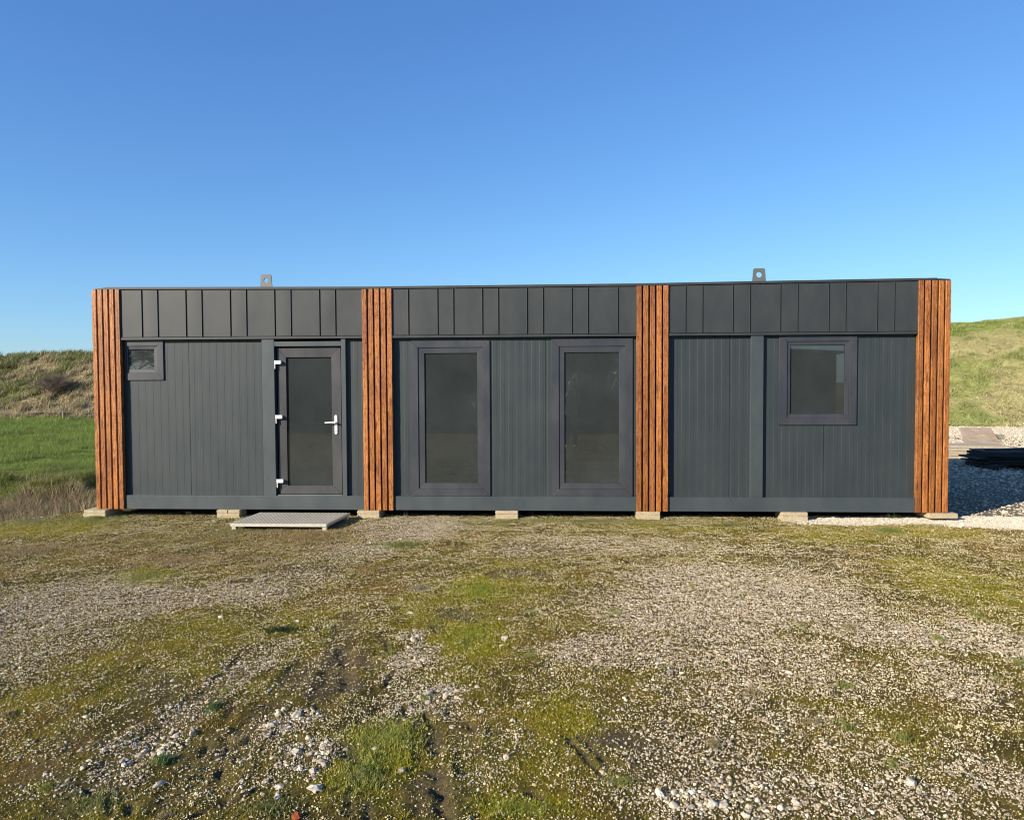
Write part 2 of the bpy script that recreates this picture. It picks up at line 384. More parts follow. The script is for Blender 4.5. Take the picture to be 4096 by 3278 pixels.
q = MB(); q.box(colA[1] + 0.0005, colB[0] - 0.0005, YR + 0.006, YW + 0.03, zh0, zh1)
q.build('head_rail', M['steel'], cabin, 0.002)

# openings
WIN = [dict(o=rect(493, 1358, 651, 1520, YW - .02), s=rect(504, 1384, 629, 1492, YW - .01), g=rect(513, 1397, 617, 1478, YW)),
       dict(o=rect(1642.5, 1363, 1958, 1983, YW - .02), s=rect(1671, 1390, 1932, 1954, YW - .01), g=rect(1697, 1412.6, 1909, 1931, YW)),
       dict(o=rect(2205.5, 1356, 2531, 1984, YW - .02), s=rect(2235, 1385, 2502, 1955, YW - .01), g=rect(2257, 1409, 2477, 1931, YW)),
       dict(o=rect(3118, 1341, 3430, 1699, YW - .02), s=rect(3148.5, 1365, 3398, 1670, YW - .01), g=rect(3161, 1380, 3380, 1655.5, YW))]
WIN[0]['o'] = (bays[0][0] + 0.03, WIN[0]['o'][1], WIN[0]['o'][2], min(WIN[0]['o'][3], ZFB - 0.004))
for w in WIN[1:3]:
    w['o'] = (w['o'][0], w['o'][1], max(w['o'][2], ZRT + 0.001), min(w['o'][3], ZFB - 0.003))
    w['o'] = (w['o'][0], w['o'][1], ZRT + 0.002, w['o'][3])
WIN[3]['o'] = (*WIN[3]['o'][:3], min(WIN[3]['o'][3], ZFB - 0.003))
doorR = (colA[1] + 0.004, colB[0] - 0.004, ZRT + 0.004, zh0 - 0.004)

# wall panels with micro ribs, split round the openings
def ribbed(b, x0, x1, z0, z1, phase):
    if x1 - x0 < 0.004 or z1 - z0 < 0.004: return
    P = 0.1; st = 0.0028; h = 0.0010
    xs = [(x0, None)]; k = math.floor((x0 - phase) / P) - 1
    brk = []
    while phase + k * P < x1 + P:
        s0 = phase + k * P
        brk += [(s0, 0), (s0 + st, h), (s0 + P / 2, h), (s0 + P / 2 + st, 0)]; k += 1
    bx = [q[0] for q in brk]; bh = [q[1] for q in brk]
    xs = [x0] + [q for q in bx if x0 < q < x1] + [x1]
    vs = []; fs = []
    for i, x in enumerate(xs):
        yy = YW - float(np.interp(x, bx, bh))
        vs += [(x, yy, z0), (x, yy, z1)]
        if i: fs.append((2 * i - 2, 2 * i, 2 * i + 1, 2 * i - 1))
    b.add(vs, fs)
    b.box(x0, x1, YW + 0.004, YW + 0.06, z0, z1)
joints = [F(754, 1365, YW)[0], colA[0], colB[1] + .9, F(2182, 1365, YW)[0], F(2919, 1350, YW)[0], (F(3294.5, 1700, YW)[0])]
edges = [XL + 0.03] + [joints[0] - 1.06, joints[0], (colA[0] + colA[1]) / 2, (colB[0] + colB[1]) / 2, groups[1][0] + .1, joints[3] - 1.0, joints[3], groups[2][0] + .05, joints[4], (colC[0] + colC[1]) / 2, joints[5], XR - 0.03]
edges = sorted(e for e in edges if XL + 0.02 < e < XR - 0.02)
edges = [XL + 0.03] + edges[1:]
holes = [(w['s'][0] - .012, w['s'][1] + .012, w['s'][2] - .012, w['s'][3] + .012) for w in WIN] + [(colA[1] - .01, colB[0] + .01, 0, 9)]
ZP0, ZP1 = ZRT - 0.05, ZFB + 0.05
for i in range(len(edges) - 1):
    a, c = edges[i] + 0.0022, edges[i + 1] - 0.0022
    if c - a < 0.02: continue
    b = MB(); xs = sorted({a, c} | {min(max(h[j], a), c) for h in holes for j in (0, 1)})
    for j in range(len(xs) - 1):
        xa, xc = xs[j], xs[j + 1]; mid = (xa + xc) / 2
        hs = [h for h in holes if h[0] < mid < h[1]]
        if not hs: ribbed(b, xa, xc, ZP0, ZP1, edges[i] + 0.02)
        else:
            ribbed(b, xa, xc, ZP0, max(ZP0, hs[0][2]), edges[i] + 0.02)
            if hs[0][3] < ZP1: ribbed(b, xa, xc, hs[0][3], ZP1, edges[i] + 0.02)
    if b.v: b.build('wall_panel', M['panel'], cabin)

def mitred(b, o, i, y0, y1, lip=0.0, gap=0.0006):
    """four mitred members between the outer rectangle o and inner i; front at y0, back at y1; lip slopes the inner edge back"""
    ox0, ox1, oz0, oz1 = o; ix0, ix1, iz0, iz1 = i
    for A, B, C, D in (((ox0, oz0), (ox1, oz0), (ix1, iz0), (ix0, iz0)), ((ox1, oz0), (ox1, oz1), (ix1, iz1), (ix1, iz0)),
                       ((ox1, oz1), (ox0, oz1), (ix0, iz1), (ix1, iz1)), ((ox0, oz1), (ox0, oz0), (ix0, iz0), (ix0, iz1))):
        cx = (A[0] + B[0] + C[0] + D[0]) / 4; cz = (A[1] + B[1] + C[1] + D[1]) / 4
        horiz = A[1] == B[1]
        def s(p):
            return (p[0] - math.copysign(gap, p[0] - cx) if horiz else p[0], p[1] if horiz else p[1] - math.copysign(gap, p[1] - cz))
        A, B, C, D = map(s, (A, B, C, D))
        vs = [(A[0], y0, A[1]), (B[0], y0, B[1]), (C[0], y0 + lip, C[1]), (D[0], y0 + lip, D[1]),
              (A[0], y1, A[1]), (B[0], y1, B[1]), (C[0], y1, C[1]), (D[0], y1, D[1])]
        b.add(vs, [(0, 1, 2, 3), (7, 6, 5, 4), (0, 4, 5, 1), (1, 5, 6, 2), (2, 6, 7, 3), (3, 7, 4, 0)])
for wi, w in enumerate(WIN):
    b = MB(); mitred(b, w['o'], w['s'], YW - 0.020, YW + 0.065)
    fr = b.build('window', M['upvc'], cabin, 0.0016)
    b = MB(); s = w['s']; e = 0.0015
    mitred(b, (s[0] + e, s[1] - e, s[2] + e, s[3] - e), w['g'], YW - 0.009, YW + 0.055, 0.003)
    b.build('sash', M['upvc'], fr, 0.0014)
    g = w['g']; b = MB(); b.box(g[0] - .008, g[1] + .008, YW + 0.010, YW + 0.016, g[2] - .008, g[3] + .008)
    b.build('pane', M['glass'], fr)
    b = MB(); mitred(b, (g[0] - .001, g[1] + .001, g[2] - .001, g[3] + .001), (g[0] + .004, g[1] - .004, g[2] + .004, g[3] - .004), YW + 0.004, YW + 0.0095)
    b.build('gasket', M['black'], fr)

# door
x0, x1, z0, z1 = doorR
b = MB(); b.box(x0 - .0035, x0 + .012, YW - .005, YW + .06, z0, z1); b.box(x1 - .006, x1 + .0035, YW - .005, YW + .06, z0, z1); b.box(x0 + .0125, x1 - .0065, YW - .005, YW + .06, z1 - .008, z1 + .003)
b2 = MB(); b2.box(x0 + .0125, x1 - .0065, YW - .030, YW + .06, z0 - .003, z0 + .010); b2.build('threshold', M['lug'], cabin, .001)
b.build('door_frame', M['black'], cabin, 0.001)  # coloured black to paint the shadow gap round the recessed leaf
lx0 = F(1107, 1392, YW - .02)[0]; lx1 = x1 - 0.014; lz0 = z0 + 0.016; lz1 = z1 - 0.020
gx0 = xm(1143, 1429, 1152, 1941, YW); gx1 = xm(1325, 1429, 1332.5, 1941, YW); gz1 = F(1150, 1429, YW)[1]; gz0 = F(1150, 1942, YW)[1]
b = MB(); mitred(b, (lx0, lx1, lz0, lz1), (gx0, gx1, gz0, gz1), YW - 0.006, YW + 0.055, 0.004)
door = b.build('door', M['door'], cabin, 0.002)
b = MB(); b.box(gx0 - .008, gx1 + .008, YW + 0.020, YW + 0.026, gz0 - .008, gz1 + .008); b.build('pane', M['glass'], door)
b = MB(); mitred(b, (gx0 - .001, gx1 + .001, gz0 - .001, gz1 + .001), (gx0 + .004, gx1 - .004, gz0 + .004, gz1 - .004), YW + 0.010, YW + 0.019)
b.build('gasket', M['black'], door)
yd = YW - 0.006
for (u, v0, v1) in ((1097.5, 1441, 1475), (1103, 1659, 1693), (1107.5, 1915, 1949)):
    hx, hz1 = F(u, v0, yd - .02); _, hz0 = F(u, v1, yd - .02)
    b = MB()
    b.tube((hx + .010, yd - .030, hz0), (hx + .010, yd - .030, hz1), 0.0085, n=14)           # pin barrel
    b.tube((hx + .010, yd - .030, hz1 - .052), (hx + .010, yd - .030, hz1 - .0), 0.0105, n=14)
    hh = 0.044; pts = []
    for (qx, qz, a0) in ((hx + .080, hz1 - .012, 0), (hx + .080, hz1 - hh + .006, -90)):
        for t in range(0, 91, 15):
            a = math.radians(90 - t if a0 == 0 else -t)
            pts.append((qx + .010 * math.cos(a), yd - .040, qz + .010 * math.sin(a)))
    pts += [(hx + .012, yd - .040, hz1 - hh - .004), (hx + .012, yd - .040, hz1 - .002)]
    b.prism(pts, (0, .039, 0))
    b.build('hinge', M['white'], door, 0.002)
# handle: rounded back plate, lever on a neck, keyhole
px, pz1 = F(1344, 1659, yd); _, pz0 = F(1344, 1736, yd)
hz = F(1344, 1689, yd)[1]
b = MB(); hw = 0.0185; pts = []
for c, a0, a1 in ((pz1 - hw, 0, 180), (pz0 + hw, 180, 360)):
    for t in range(a0, a1 + 1, 15): pts.append((px + hw * math.cos(math.radians(t)), yd - .010, c + hw * math.sin(math.radians(t))))
b.prism(pts, (0, .0095, 0))
b.tube((px, yd - .008, hz), (px, yd - .048, hz), .011, .010, 14)
lv = F(1299, 1690, yd - .05)[0]
b.tube((px + .006, yd - .046, hz), (px - .05, yd - .050, hz + .002), .0105, .0100, 12); b.tube((px - .05, yd - .050, hz + .002), (lv, yd - .047, hz - .002), .0100, .0095, 12)
handle = b.build('handle', M['white'], door, 0.0015)
b = MB(); b.tube((px, yd - .0095, pz0 + .045), (px, yd - .0115, pz0 + .045), .0055, n=12); b.box(px - .002, px + .002, yd - .0115, yd - .0095, pz0 + .029, pz0 + .044)
kh = b.build('keyhole', M['chrome'], door)

# fascia: sheets with standing seams between a top and a bottom trim
seams = [[566.5, 630, 743, 807, 920.5, 985, 1098, 1163, 1277.5, 1341], [1633, 1750, 1813.5, 1929, 1993, 2108, 2172.5, 2287, 2352, 2471], [2742, 2809.5, 2931, 2999.5, 3121, 3190, 3314.8, 3382, 3508.5, 3577]]
for bi, (a, c) in enumerate(bays):
    a -= 0.003; b = MB()
    xs = [a] + [F(u, 1180, YF)[0] for u in seams[bi]] + [c]
    zl = ZFB + 0.028
    for i in range(len(xs) - 1):
        p, q = xs[i] + (0.0065 if i else 0.012), xs[i + 1] - 0.0065
        n = 6; vs = []; fs = []
        for k in range(n + 1):
            x = p + (q - p) * k / n
            bul = math.sin(math.pi * k / n) * 0.0012 * (1 if i % 2 else -0.6)
            vs += [(x, YF - bul, zl + 0.006), (x, YF - bul, ztop(x) - 0.006)]
            if k: fs.append((2 * k - 2, 2 * k, 2 * k + 1, 2 * k - 1))
        b.add(vs, fs)
        if i:                                       # standing seam, folded over at its left
            sx = xs[i] - 0.006
            b.box(sx, sx + 0.007, YF - 0.013, YF + 0.004, zl + 0.004, ztop(sx) - 0.008)
        b.box(p, q, YF + 0.0015, YF + 0.03, zl + 0.002, min(ztop(p), ztop(q)) - 0.002)
        b.box(p + 0.001, q - 0.001, YF - 0.006, YF + 0.001, zl + 0.0085, zl + 0.0125)     # bottom fold of the sheet
    b.box(a, a + 0.008, YF - 0.008, YF + 0.03, zl, ztop(a) - 0.003)      # end trim strip beside the timber
    b.box(c - 0.006, c, YF - 0.004, YF + 0.03, zl, ztop(c) - 0.003)
    b.box(a, c, YT, YF + 0.03, ZFB, zl)                                  # bottom trim
    b.build('fascia', M['fascia'], cabin, 0.0012)
# top trim following the slightly sagging roof edge
def strip(b, xs, f0, f1, y0, y1):
    vs = []; fs = []
    for i, x in enumerate(xs):
        vs += [(x, y0, f0(x)), (x, y0, f1(x)), (x, y1, f1(x)), (x, y1, f0(x))]
        if i:
            o = 4 * i - 4
            for k in range(4): fs.append((o + k, o + 4 + k, o + 4 + (k + 1) % 4, o + (k + 1) % 4))
    fs += [(0, 1, 2, 3), tuple(len(vs) - 4 + k for k in (3, 2, 1, 0))]
    b.add(vs, fs)
xs = list(np.linspace(XL + 0.02, XR - 0.005, 60))
b = MB(); strip(b, xs, ztop, lambda x: ztop(x) + 0.027 * sstep(XL + .02, XL + .12, x) * (1 - 0.7 * sstep(XR - .25, XR - .1, x)) + 0.003, YT - 0.004, 0.12)
b.build('roof_trim', M['fascia'], cabin, 0.001)
b = MB()
xs2 = list(np.linspace(XL + 0.14, XR - 0.12, 90))
strip(b, xs2, lambda x: ztop(x) + 0.01, lambda x: ztop(x) + 0.031 + 0.010 * vnoise(x, 0, 0.8, 4) + 0.006 * sstep(1, 4.5, x), 0.10, DEPTH - 0.03)
b.build('roof', M['roof'], cabin)
# body: end walls, back wall, inner skin, floor, ceiling, partitions
b = MB()
b.box(XL + .015, XL + .030, 0.071, DEPTH, ZB, 2.93); b.box(XR - .030, XR - .015, 0.071, DEPTH, ZB, 2.93)
b.box(XL + .031, XR - .031, DEPTH - .03, DEPTH, ZB, 2.93)
b.build('outer_wall', M['panel'], cabin)
b = MB()
for x in (XL + .04, XR - .06): b.box(x, x + .02, .14, DEPTH - .04, ZB + .17, 2.72)
b.box(XL + .061, XR - .061, DEPTH - .06, DEPTH - .035, ZB + .17, 2.72)
for x in (-2.15, 2.35): b.box(x, x + .08, .14, DEPTH - .061, ZB + .17, 2.72)
b.box(-3.95, -3.87, .14, DEPTH - .061, ZB + .17, 2.72)
b.build('partition', M['inner'], cabin)
b = MB(); b.box(XL + .031, XR - .031, .130, DEPTH - .031, 2.725, 2.80); b.build('ceiling', M['inner'], cabin)
b = MB(); b.box(XL + .031, XR - .031, .130, DEPTH - .031, ZB, ZB + .165); b.build('floor', M['floor'], cabin)

# lifting lugs
for (l, r_, t, bt) in ((1040, 1088, 1097, 1149), (3010, 3064, 1073, 1126)):
    yl = 0.12; x0, z1 = F(l, t, yl); x1, z0 = F(r_, bt, yl); cx = (x0 + x1) / 2; hw = (x1 - x0) / 2; tw = hw * 0.86
    outer = [(x0, z0 - .05), (x1, z0 - .05), (x1, z0)]
    rc = 0.022
    for t_ in range(0, 91, 15): outer.append((cx + tw - rc + rc * math.cos(math.radians(t_)), z1 - rc + rc * math.sin(math.radians(t_))))
    for t_ in range(90, 181, 15): outer.append((cx - tw + rc + rc * math.cos(math.radians(t_)), z1 - rc + rc * math.sin(math.radians(t_))))
    outer.append((x0, z0))
    hc = (cx, z1 - 0.080); hr = 0.0315 if l < 2000 else 0.036
    bm = bmesh.new()
    ov = [bm.verts.new((p[0], yl, p[1])) for p in outer]; hv = [bm.verts.new((hc[0] + hr * math.cos(a), yl, hc[1] + hr * math.sin(a))) for a in [2 * math.pi * k / 24 for k in range(24)]]
    es = [bm.edges.new((ov[i], ov[(i + 1) % len(ov)])) for i in range(len(ov))] + [bm.edges.new((hv[i], hv[(i + 1) % 24])) for i in range(24)]
    bmesh.ops.triangle_fill(bm, edges=es, use_beauty=True)
    for f in list(bm.faces):
        c = f.calc_center_median()
        if (c.x - hc[0]) ** 2 + (c.z - hc[1]) ** 2 < (hr * .7) ** 2 and all(v in hv for v in f.verts): bm.faces.remove(f)
    geo = bmesh.ops.extrude_face_region(bm, geom=bm.faces[:])
    bmesh.ops.translate(bm, verts=[v for v in geo['geom'] if isinstance(v, bmesh.types.BMVert)], vec=(0, 0.020, 0))
    bmesh.ops.recalc_face_normals(bm, faces=bm.faces)
    me = bpy.data.meshes.new('lifting_lug'); bm.to_mesh(me); bm.free()
    link('lifting_lug', me, M['lug'], cabin)

# ------------------------------------------------------------------ ground shape and cover
OV = 4096 / 2155.0
def seg_dist(x, y, a, b):
    ax, ay = a; bx, by = b; dx, dy = bx - ax, by - ay
    t = np.clip(((x - ax) * dx + (y - ay) * dy) / (dx * dx + dy * dy + 1e-9), 0, 1)
    return np.hypot(x - ax - t * dx, y - ay - t * dy), t
RUT = []
TRACK = []                                            # (start, end, half width, depth) gouges left by wheels
def rut(pts, ox, oy, k, w, d):
    d = min(d, .034)
    for (a, b_, c, e) in pts: RUT.append((G(ox + a * k, oy + b_ * k), G(ox + c * k, oy + e * k), w, d))
rut([(100, 770, 122, 850), (125, 900, 150, 980), (190, 800, 222, 850)], 1300, 2050, .7117, .045, .05)
rut([(600, 1230, 632, 1340), (125, 1330, 185, 1420), (628, 1460, 655, 1570), (645, 1610, 700, 1710)], 1300, 2050, .7117, .035, .06)
rut([(1355, 1262, 1560, 1485), (1438, 1262, 1592, 1425)], 1300, 2050, .7117, .014, .028)
rut([(330, 975, 392, 888), (340, 720, 352, 785), (440, 1080, 462, 1145), (560, 1140, 605, 1205), (1140, 1560, 1210, 1600), (140, 1560, 130, 1700), (235, 1640, 240, 1720), (800, 1180, 860, 1240), (600, 640, 625, 680)], 1300, 2050, .7117, .014, .03)
rut([(1220, 1480, 1250, 1400), (1255, 1380, 1285, 1300), (1275, 1150, 1300, 1110), (1315, 1110, 1365, 1080), (1090, 1700, 1180, 1660), (1200, 1655, 1290, 1600), (1330, 1620, 1450, 1550), (600, 1590, 618, 1700), (720, 1700, 735, 1640), (1160, 1310, 1140, 1370), (480, 1560, 500, 1590)], 0, 2050, .7117, .014, .03)
rut([(935, 340, 968, 365), (1200, 345, 1230, 362)], 1300, 2050, .7117, .05, .05)
rut([(745, 560, 860, 615)], 1300, 2050, .7117, .05, .03)
rut([(1335, 390, 1385, 388)], 0, 2050, .7117, .05, .04)

for (a_, b_, c_, d_, w_) in ((560, 1365, 130, 1715, .11), (650, 1385, 440, 1640, .09), (735, 1300, 690, 1480, .10), (900, 1520, 905, 1725, .08), (1000, 1700, 960, 1500, .08), (460, 1560, 330, 1725, .07)):
    TRACK.append((G(a_ * OV, b_ * OV), G(c_ * OV, d_ * OV), w_))       # shallow wheel tracks running to the door
# ground cover patches: centre and radii in photograph pixels / OV, turned into ground ellipses
def patches(lst):
    out = []
    for (u, v, ru, rv, w) in lst:
        c = G(u * OV, v * OV); e = G((u + ru) * OV, v * OV); f_ = G(u * OV, (v + rv) * OV); g_ = G(u * OV, max(v - rv, 1060) * OV)
        out.append((c[0], (f_[1] + g_[1]) / 2, abs(e[0] - c[0]) + .02, abs(g_[1] - f_[1]) / 2 + .02, w))
    return out
GRAVEL = patches([(90, 1290, 230, 80, .75), (60, 1380, 150, 60, .45), (330, 1245, 200, 25, .8), (520, 1238, 110, 24, .75), (860, 1112, 130, 28, .95), (740, 1160, 110, 22, .7), (620, 1215, 90, 22, .5),
    (560, 1375, 50, 30, .6), (500, 1425, 55, 28, .85), (440, 1480, 50, 26, .8), (330, 1560, 70, 40, .95), (270, 1620, 60, 30, .8), (110, 1600, 90, 22, .5), (200, 1660, 120, 20, .5),
    (600, 1515, 55, 30, .95), (640, 1610, 75, 55, 1.0), (560, 1660, 60, 35, .7), (520, 1580, 80, 50, .5), (855, 1345, 40, 14, .7), (870, 1390, 40, 30, .8), (900, 1470, 70, 40, .9), (840, 1510, 60, 20, .5),
    (1320, 1150, 240, 18, .5), (1130, 1150, 120, 25, .4), (1550, 1230, 260, 45, .85), (1480, 1300, 250, 60, 1.0), (1300, 1365, 170, 35, .95), (1700, 1280, 180, 60, .9), (1900, 1330, 160, 35, .95), (2090, 1345, 100, 50, .95),
    (1620, 1390, 180, 60, .8), (1500, 1450, 120, 60, .7), (1770, 1430, 150, 55, .55), (2000, 1430, 90, 60, .7), (1450, 1580, 150, 70, .85), (1650, 1540, 180, 60, .6), (1560, 1670, 260, 55, 1.0), (1850, 1680, 230, 40, .9), (2080, 1640, 120, 70, .75), (1780, 1590, 120, 40, .5), (1060, 1540, 60, 30, .4), (1010, 1600, 60, 40, .45), (1300, 1480, 80, 40, .3)])
GREEN = patches([(1020, 1290, 170, 150, .45), (880, 1620, 220, 110, .4), (1180, 1560, 220, 120, .4), (500, 1380, 300, 110, .3), (1010, 1240, 90, 36, .9), (990, 1345, 95, 55, 1.0), (890, 1280, 90, 60, .5), (960, 1420, 70, 30, .6), (1190, 1500, 120, 60, .8), (810, 1565, 95, 65, 1.0), (760, 1640, 80, 60, .7), (1090, 1700, 150, 40, .9), (880, 1700, 60, 30, .6),
    (305, 1215, 60, 20, 1.0), (2040, 1240, 130, 60, .7), (1960, 1120, 120, 20, .7), (1750, 1125, 130, 20, .6), (1400, 1110, 150, 15, .4), (400, 1340, 90, 60, .45), (640, 1310, 90, 40, .5), (590, 1327, 35, 7, 1.0), (210, 1400, 50, 15, .6), (50, 1480, 80, 40, .6), (1800, 1530, 160, 60, .5), (180, 1700, 120, 30, .6), (90, 1110, 160, 20, .9), (560, 1500, 40, 20, .3)])
DIRT = patches([(1300, 1545, 70, 22, 1.0), (1360, 1600, 60, 25, .6), (700, 1420, 60, 50, .8), (1090, 1210, 50, 10, 1.0), (900, 1650, 70, 50, .8), (450, 1580, 70, 40, .5), (640, 1200, 90, 16, .7), (970, 1300, 70, 10, .9), (360, 1450, 60, 20, .5), (200, 1560, 80, 20, .5), (1100, 1160, 90, 20, .6), (1700, 1180, 120, 18, .5), (1200, 1260, 80, 20, .5), (120, 1640, 70, 25, .5), (950, 1530, 50, 40, .5)])
DRY = patches([(500, 1130, 180, 30, .9), (300, 1145, 200, 25, .6), (750, 1115, 110, 20, .9), (60, 1155, 100, 16, .9), (620, 1160, 140, 25, .8), (330, 1190, 120, 14, .6), (1700, 1110, 120, 12, .4), (1350, 1100, 60, 6, .7)])
def field(lst, x, y):
    s = np.zeros_like(x)
    for (cx, cy, rx, ry, w) in lst:
        d = np.hypot((x - cx) / rx, (y - cy) / ry)
        s = np.maximum(s, w * (1 - sstep(0.45, 1.35, d)))
    return s
def near_white(x, y):                               # clean white gravel laid round the right end of the cabin
    e = 0.30 * (fbm(x, y, 0.6, 31) - .5)
    front = sstep(-.42, -.22, y + e) * sstep(3.3, 3.7, x + e)
    right = sstep(-.75, -.45, y + e + (x - 6) * .25) * sstep(5.0, 5.4, x)
    return np.clip(np.maximum(front, right), 0, 1) * (1 - sstep(20.5, 21.5, y - (x - 17) * .05))
def cover(x, y):
    x = np.asarray(x, float); y = np.asarray(y, float)
    wx = x + .35 * (fbm(x, y, .7, 51) - .5) + .10 * (vnoise(x, y, .09, 52) - .5); wy = y + .45 * (fbm(x, y, .7, 61) - .5) + .14 * (vnoise(x, y, .11, 62) - .5)
    n = fbm(x, y, .22, 11, 4)
    g = np.clip(field(GRAVEL, wx, wy) + (n - .5) * .55 + .06, 0, 1)
    w = near_white(x, y); g = np.maximum(g, w)
    gr = np.clip(field(GREEN, wx, wy) + (fbm(x, y, .3, 21) - .5) * .5, 0, 1) * (1 - w)
    di = np.clip(field(DIRT, wx, wy) + (fbm(x, y, .25, 41) - .55) * .5, 0, 1) * (1 - w)
    dr = np.clip(field(DRY, wx, wy) + (fbm(x, y, .3, 71) - .6) * .5, 0, 1) * (1 - w)
    for a, b_, w_ in TRACK:
        dd, t = seg_dist(x, y, a, b_); m_ = (1 - sstep(w_ * .5, w_ * 1.6, dd + .06 * (vnoise(x, y, .11, 77) - .5))) * sstep(.3, .6, fbm(x, y, .4, 78)); di = np.maximum(di, .55 * m_); gr = gr * (1 - .6 * m_)
    for a, b_, w_, d_ in RUT:
        dd, t = seg_dist(x, y, a, b_); di = np.maximum(di, .9 * (1 - sstep(w_ * .8, w_ * 2.2, dd))); g = g * (1 - .4 * (1 - sstep(w_ * .6, w_ * 1.5, dd)))
    return g, gr, di, dr, w
def ditch(x, y):                                    # ditch and bank beyond the left end of the yard
    y0 = np.interp(x, [-9, -6.5, -5.7], [-1.3, -.15, 1.0]) + 0.35 * (fbm(x, y, 2.0, 81) - .5); y1 = 4.3 + 0.5 * (fbm(x, y, 1.6, 82) - .5) - (x + 8) * .05
    m = sstep(y0 - .3, y0 + 1.0, y) * (1 - sstep(y1 - 1.0, y1 + .1, y)) * (1 - sstep(-6.6, -5.9, x))
    return m
def hgt(x, y, fine=True):
    x = np.asarray(x, float); y = np.asarray(y, float)
    near = (1 - sstep(12, 30, np.hypot(x, y)))
    z = near * (.030 * (fbm(x, y, 1.4, 1) - .5) + .016 * (fbm(x, y, .25, 2) - .5))
    yard = (np.abs(x) < 8) & (y < 1.2)
    if fine: z = z + near * (.016 * (fbm(x, y, .075, 3, 2) - .5) + .007 * (vnoise(x, y, .028, 4) - .5))
    for a, b_, w_, d_ in RUT:
        dd, t = seg_dist(x, y, a, b_)
        rag = 1 + .9 * (vnoise(x, y, .035, 9) - .5)
        z = z - .50 * d_ * (1 - sstep(w_ * .2, w_ * 1.5, dd * rag)) * (.45 + vnoise(x, y, .05, 7)) + .22 * d_ * np.exp(-((dd - w_ * 1.9) / (w_ * .7)) ** 2) * (vnoise(x, y, .05, 8))
    for a, b_, w_ in TRACK:
        dd, t = seg_dist(x, y, a, b_); L_ = math.hypot(a[0] - b_[0], a[1] - b_[1])
        lug = np.maximum(0, np.sin(t * L_ / .075 * 6.283 + 5 * vnoise(x, y, .2, 79)))
        m_ = (1 - sstep(w_ * .55, w_ * 1.15, dd)) * (.3 + .9 * vnoise(x, y, .25, 80))
        z = z - m_ * (.005 + .008 * lug) + .006 * np.exp(-((dd - w_ * 1.3) / (w_ * .35)) ** 2) * (.3 + vnoise(x, y, .12, 83))
    z = z - .55 * ditch(x, y)
    for (qx, qy, rx, ry, dd_) in ((-7.35, 4.35, 1.1, .75, .75), (-10.2, 4.0, .9, .5, .5)):  # steep pits added so their shaded insides give dark patches by the ditch
        z = z - dd_ * (1 - sstep(.55, 1.0, np.hypot((x - qx) / rx, (y - qy) / ry)))
    z = z - .06 * sstep(3.5, 8, y) * (1 - sstep(-7, -4, x))
    return z
def mix(a, b, t): return a + (b - a) * t[:, None]
def ground_tint(x, y):
    g, gr, di, dr, w = cover(x, y)
    n = fbm(x, y, .12, 5, 3); c = np.tile(np.array([.190, .150, .022]), (len(x), 1))
    c = mix(c, np.array([.100, .078, .018]), sstep(.42, .62, n))
    c = mix(c, np.array([.075, .058, .020]), sstep(.52, .68, fbm(x, y, .38, 18, 4)) * .75)
    c = mix(c, np.array([.215, .142, .028]), sstep(.50, .72, fbm(x, y, .5, 15)) * .8)
    c = mix(c, np.array([.245, .218, .012]), gr * .9)
    c = mix(c, np.array([.135, .105, .072]), di * .85)
    c = mix(c, np.array([.17, .13, .065]), dr * .5)
    c = mix(c, np.array([.135, .112, .040]), g * .75)
    c = mix(c, np.array([.26, .225, .165]), w * .85)
    far = sstep(1.5, 5.5, y) * (x < 3)
    c = mix(c, np.array([.10, .155, .035]), far * (1 - ditch(x, y)))
    c = mix(c, np.array([.085, .062, .030]), ditch(x, y) * .9)
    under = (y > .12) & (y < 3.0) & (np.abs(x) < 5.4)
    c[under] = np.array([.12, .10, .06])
    return c
def axis(lo, hi, d, far, k=1.16):
    a = list(np.arange(lo, hi + d / 2, d)); s = d; p = a[-1]; q = a[0]; hi_ = []; lo_ = []
    while p < far: s = min(s * k, 60); p += s; hi_.append(p)
    s = d
    while q > -far: s = min(s * k, 60); q -= s; lo_.append(q)
    return np.array(lo_[::-1] + a + hi_)
ax = axis(-7.4, 7.6, .017, 1200); ay = axis(-7.1, .35, .0135, 1200)
XX, YY = np.meshgrid(ax, ay); fx, fy = XX.ravel(), YY.ravel()
ZZ = hgt(fx, fy); nx, ny = len(ax), len(ay)
ii = (np.arange(ny - 1)[:, None] * nx + np.arange(nx - 1)[None, :]).ravel()
quads = np.stack([ii, ii + 1, ii + nx + 1, ii + nx], 1)
gnd = fast_mesh('ground', np.stack([fx, fy, ZZ], 1), quads=quads, tint=ground_tint(fx, fy), mat=M['ground'], smooth=True)
tag(gnd, 'uneven mossy ground with worn gravel and wheel ruts in front of the cabin', None, None, 'structure')

# --- samples inside what the camera can see (plus a margin)
def sample(n, y0, y1, margin=1.9, xlim=None):
    n = int(n * 1.42)
    y = rng.uniform(y0, y1, n * 2)
    dist = y - CAM[1]
    half = dist * 0.70 + margin
    cx = CAM[0] - dist * math.tan(YAW)
    x = cx + rng.uniform(-1, 1, n * 2) * half
    # equal density on the ground: keep in proportion to the row width
    keep = rng.uniform(0, 1, n * 2) < half / half.max()
    x, y = x[keep], y[keep]
    if xlim: k = (x > xlim[0]) & (x < xlim[1]); x, y = x[k], y[k]
    return x[:n], y[:n]

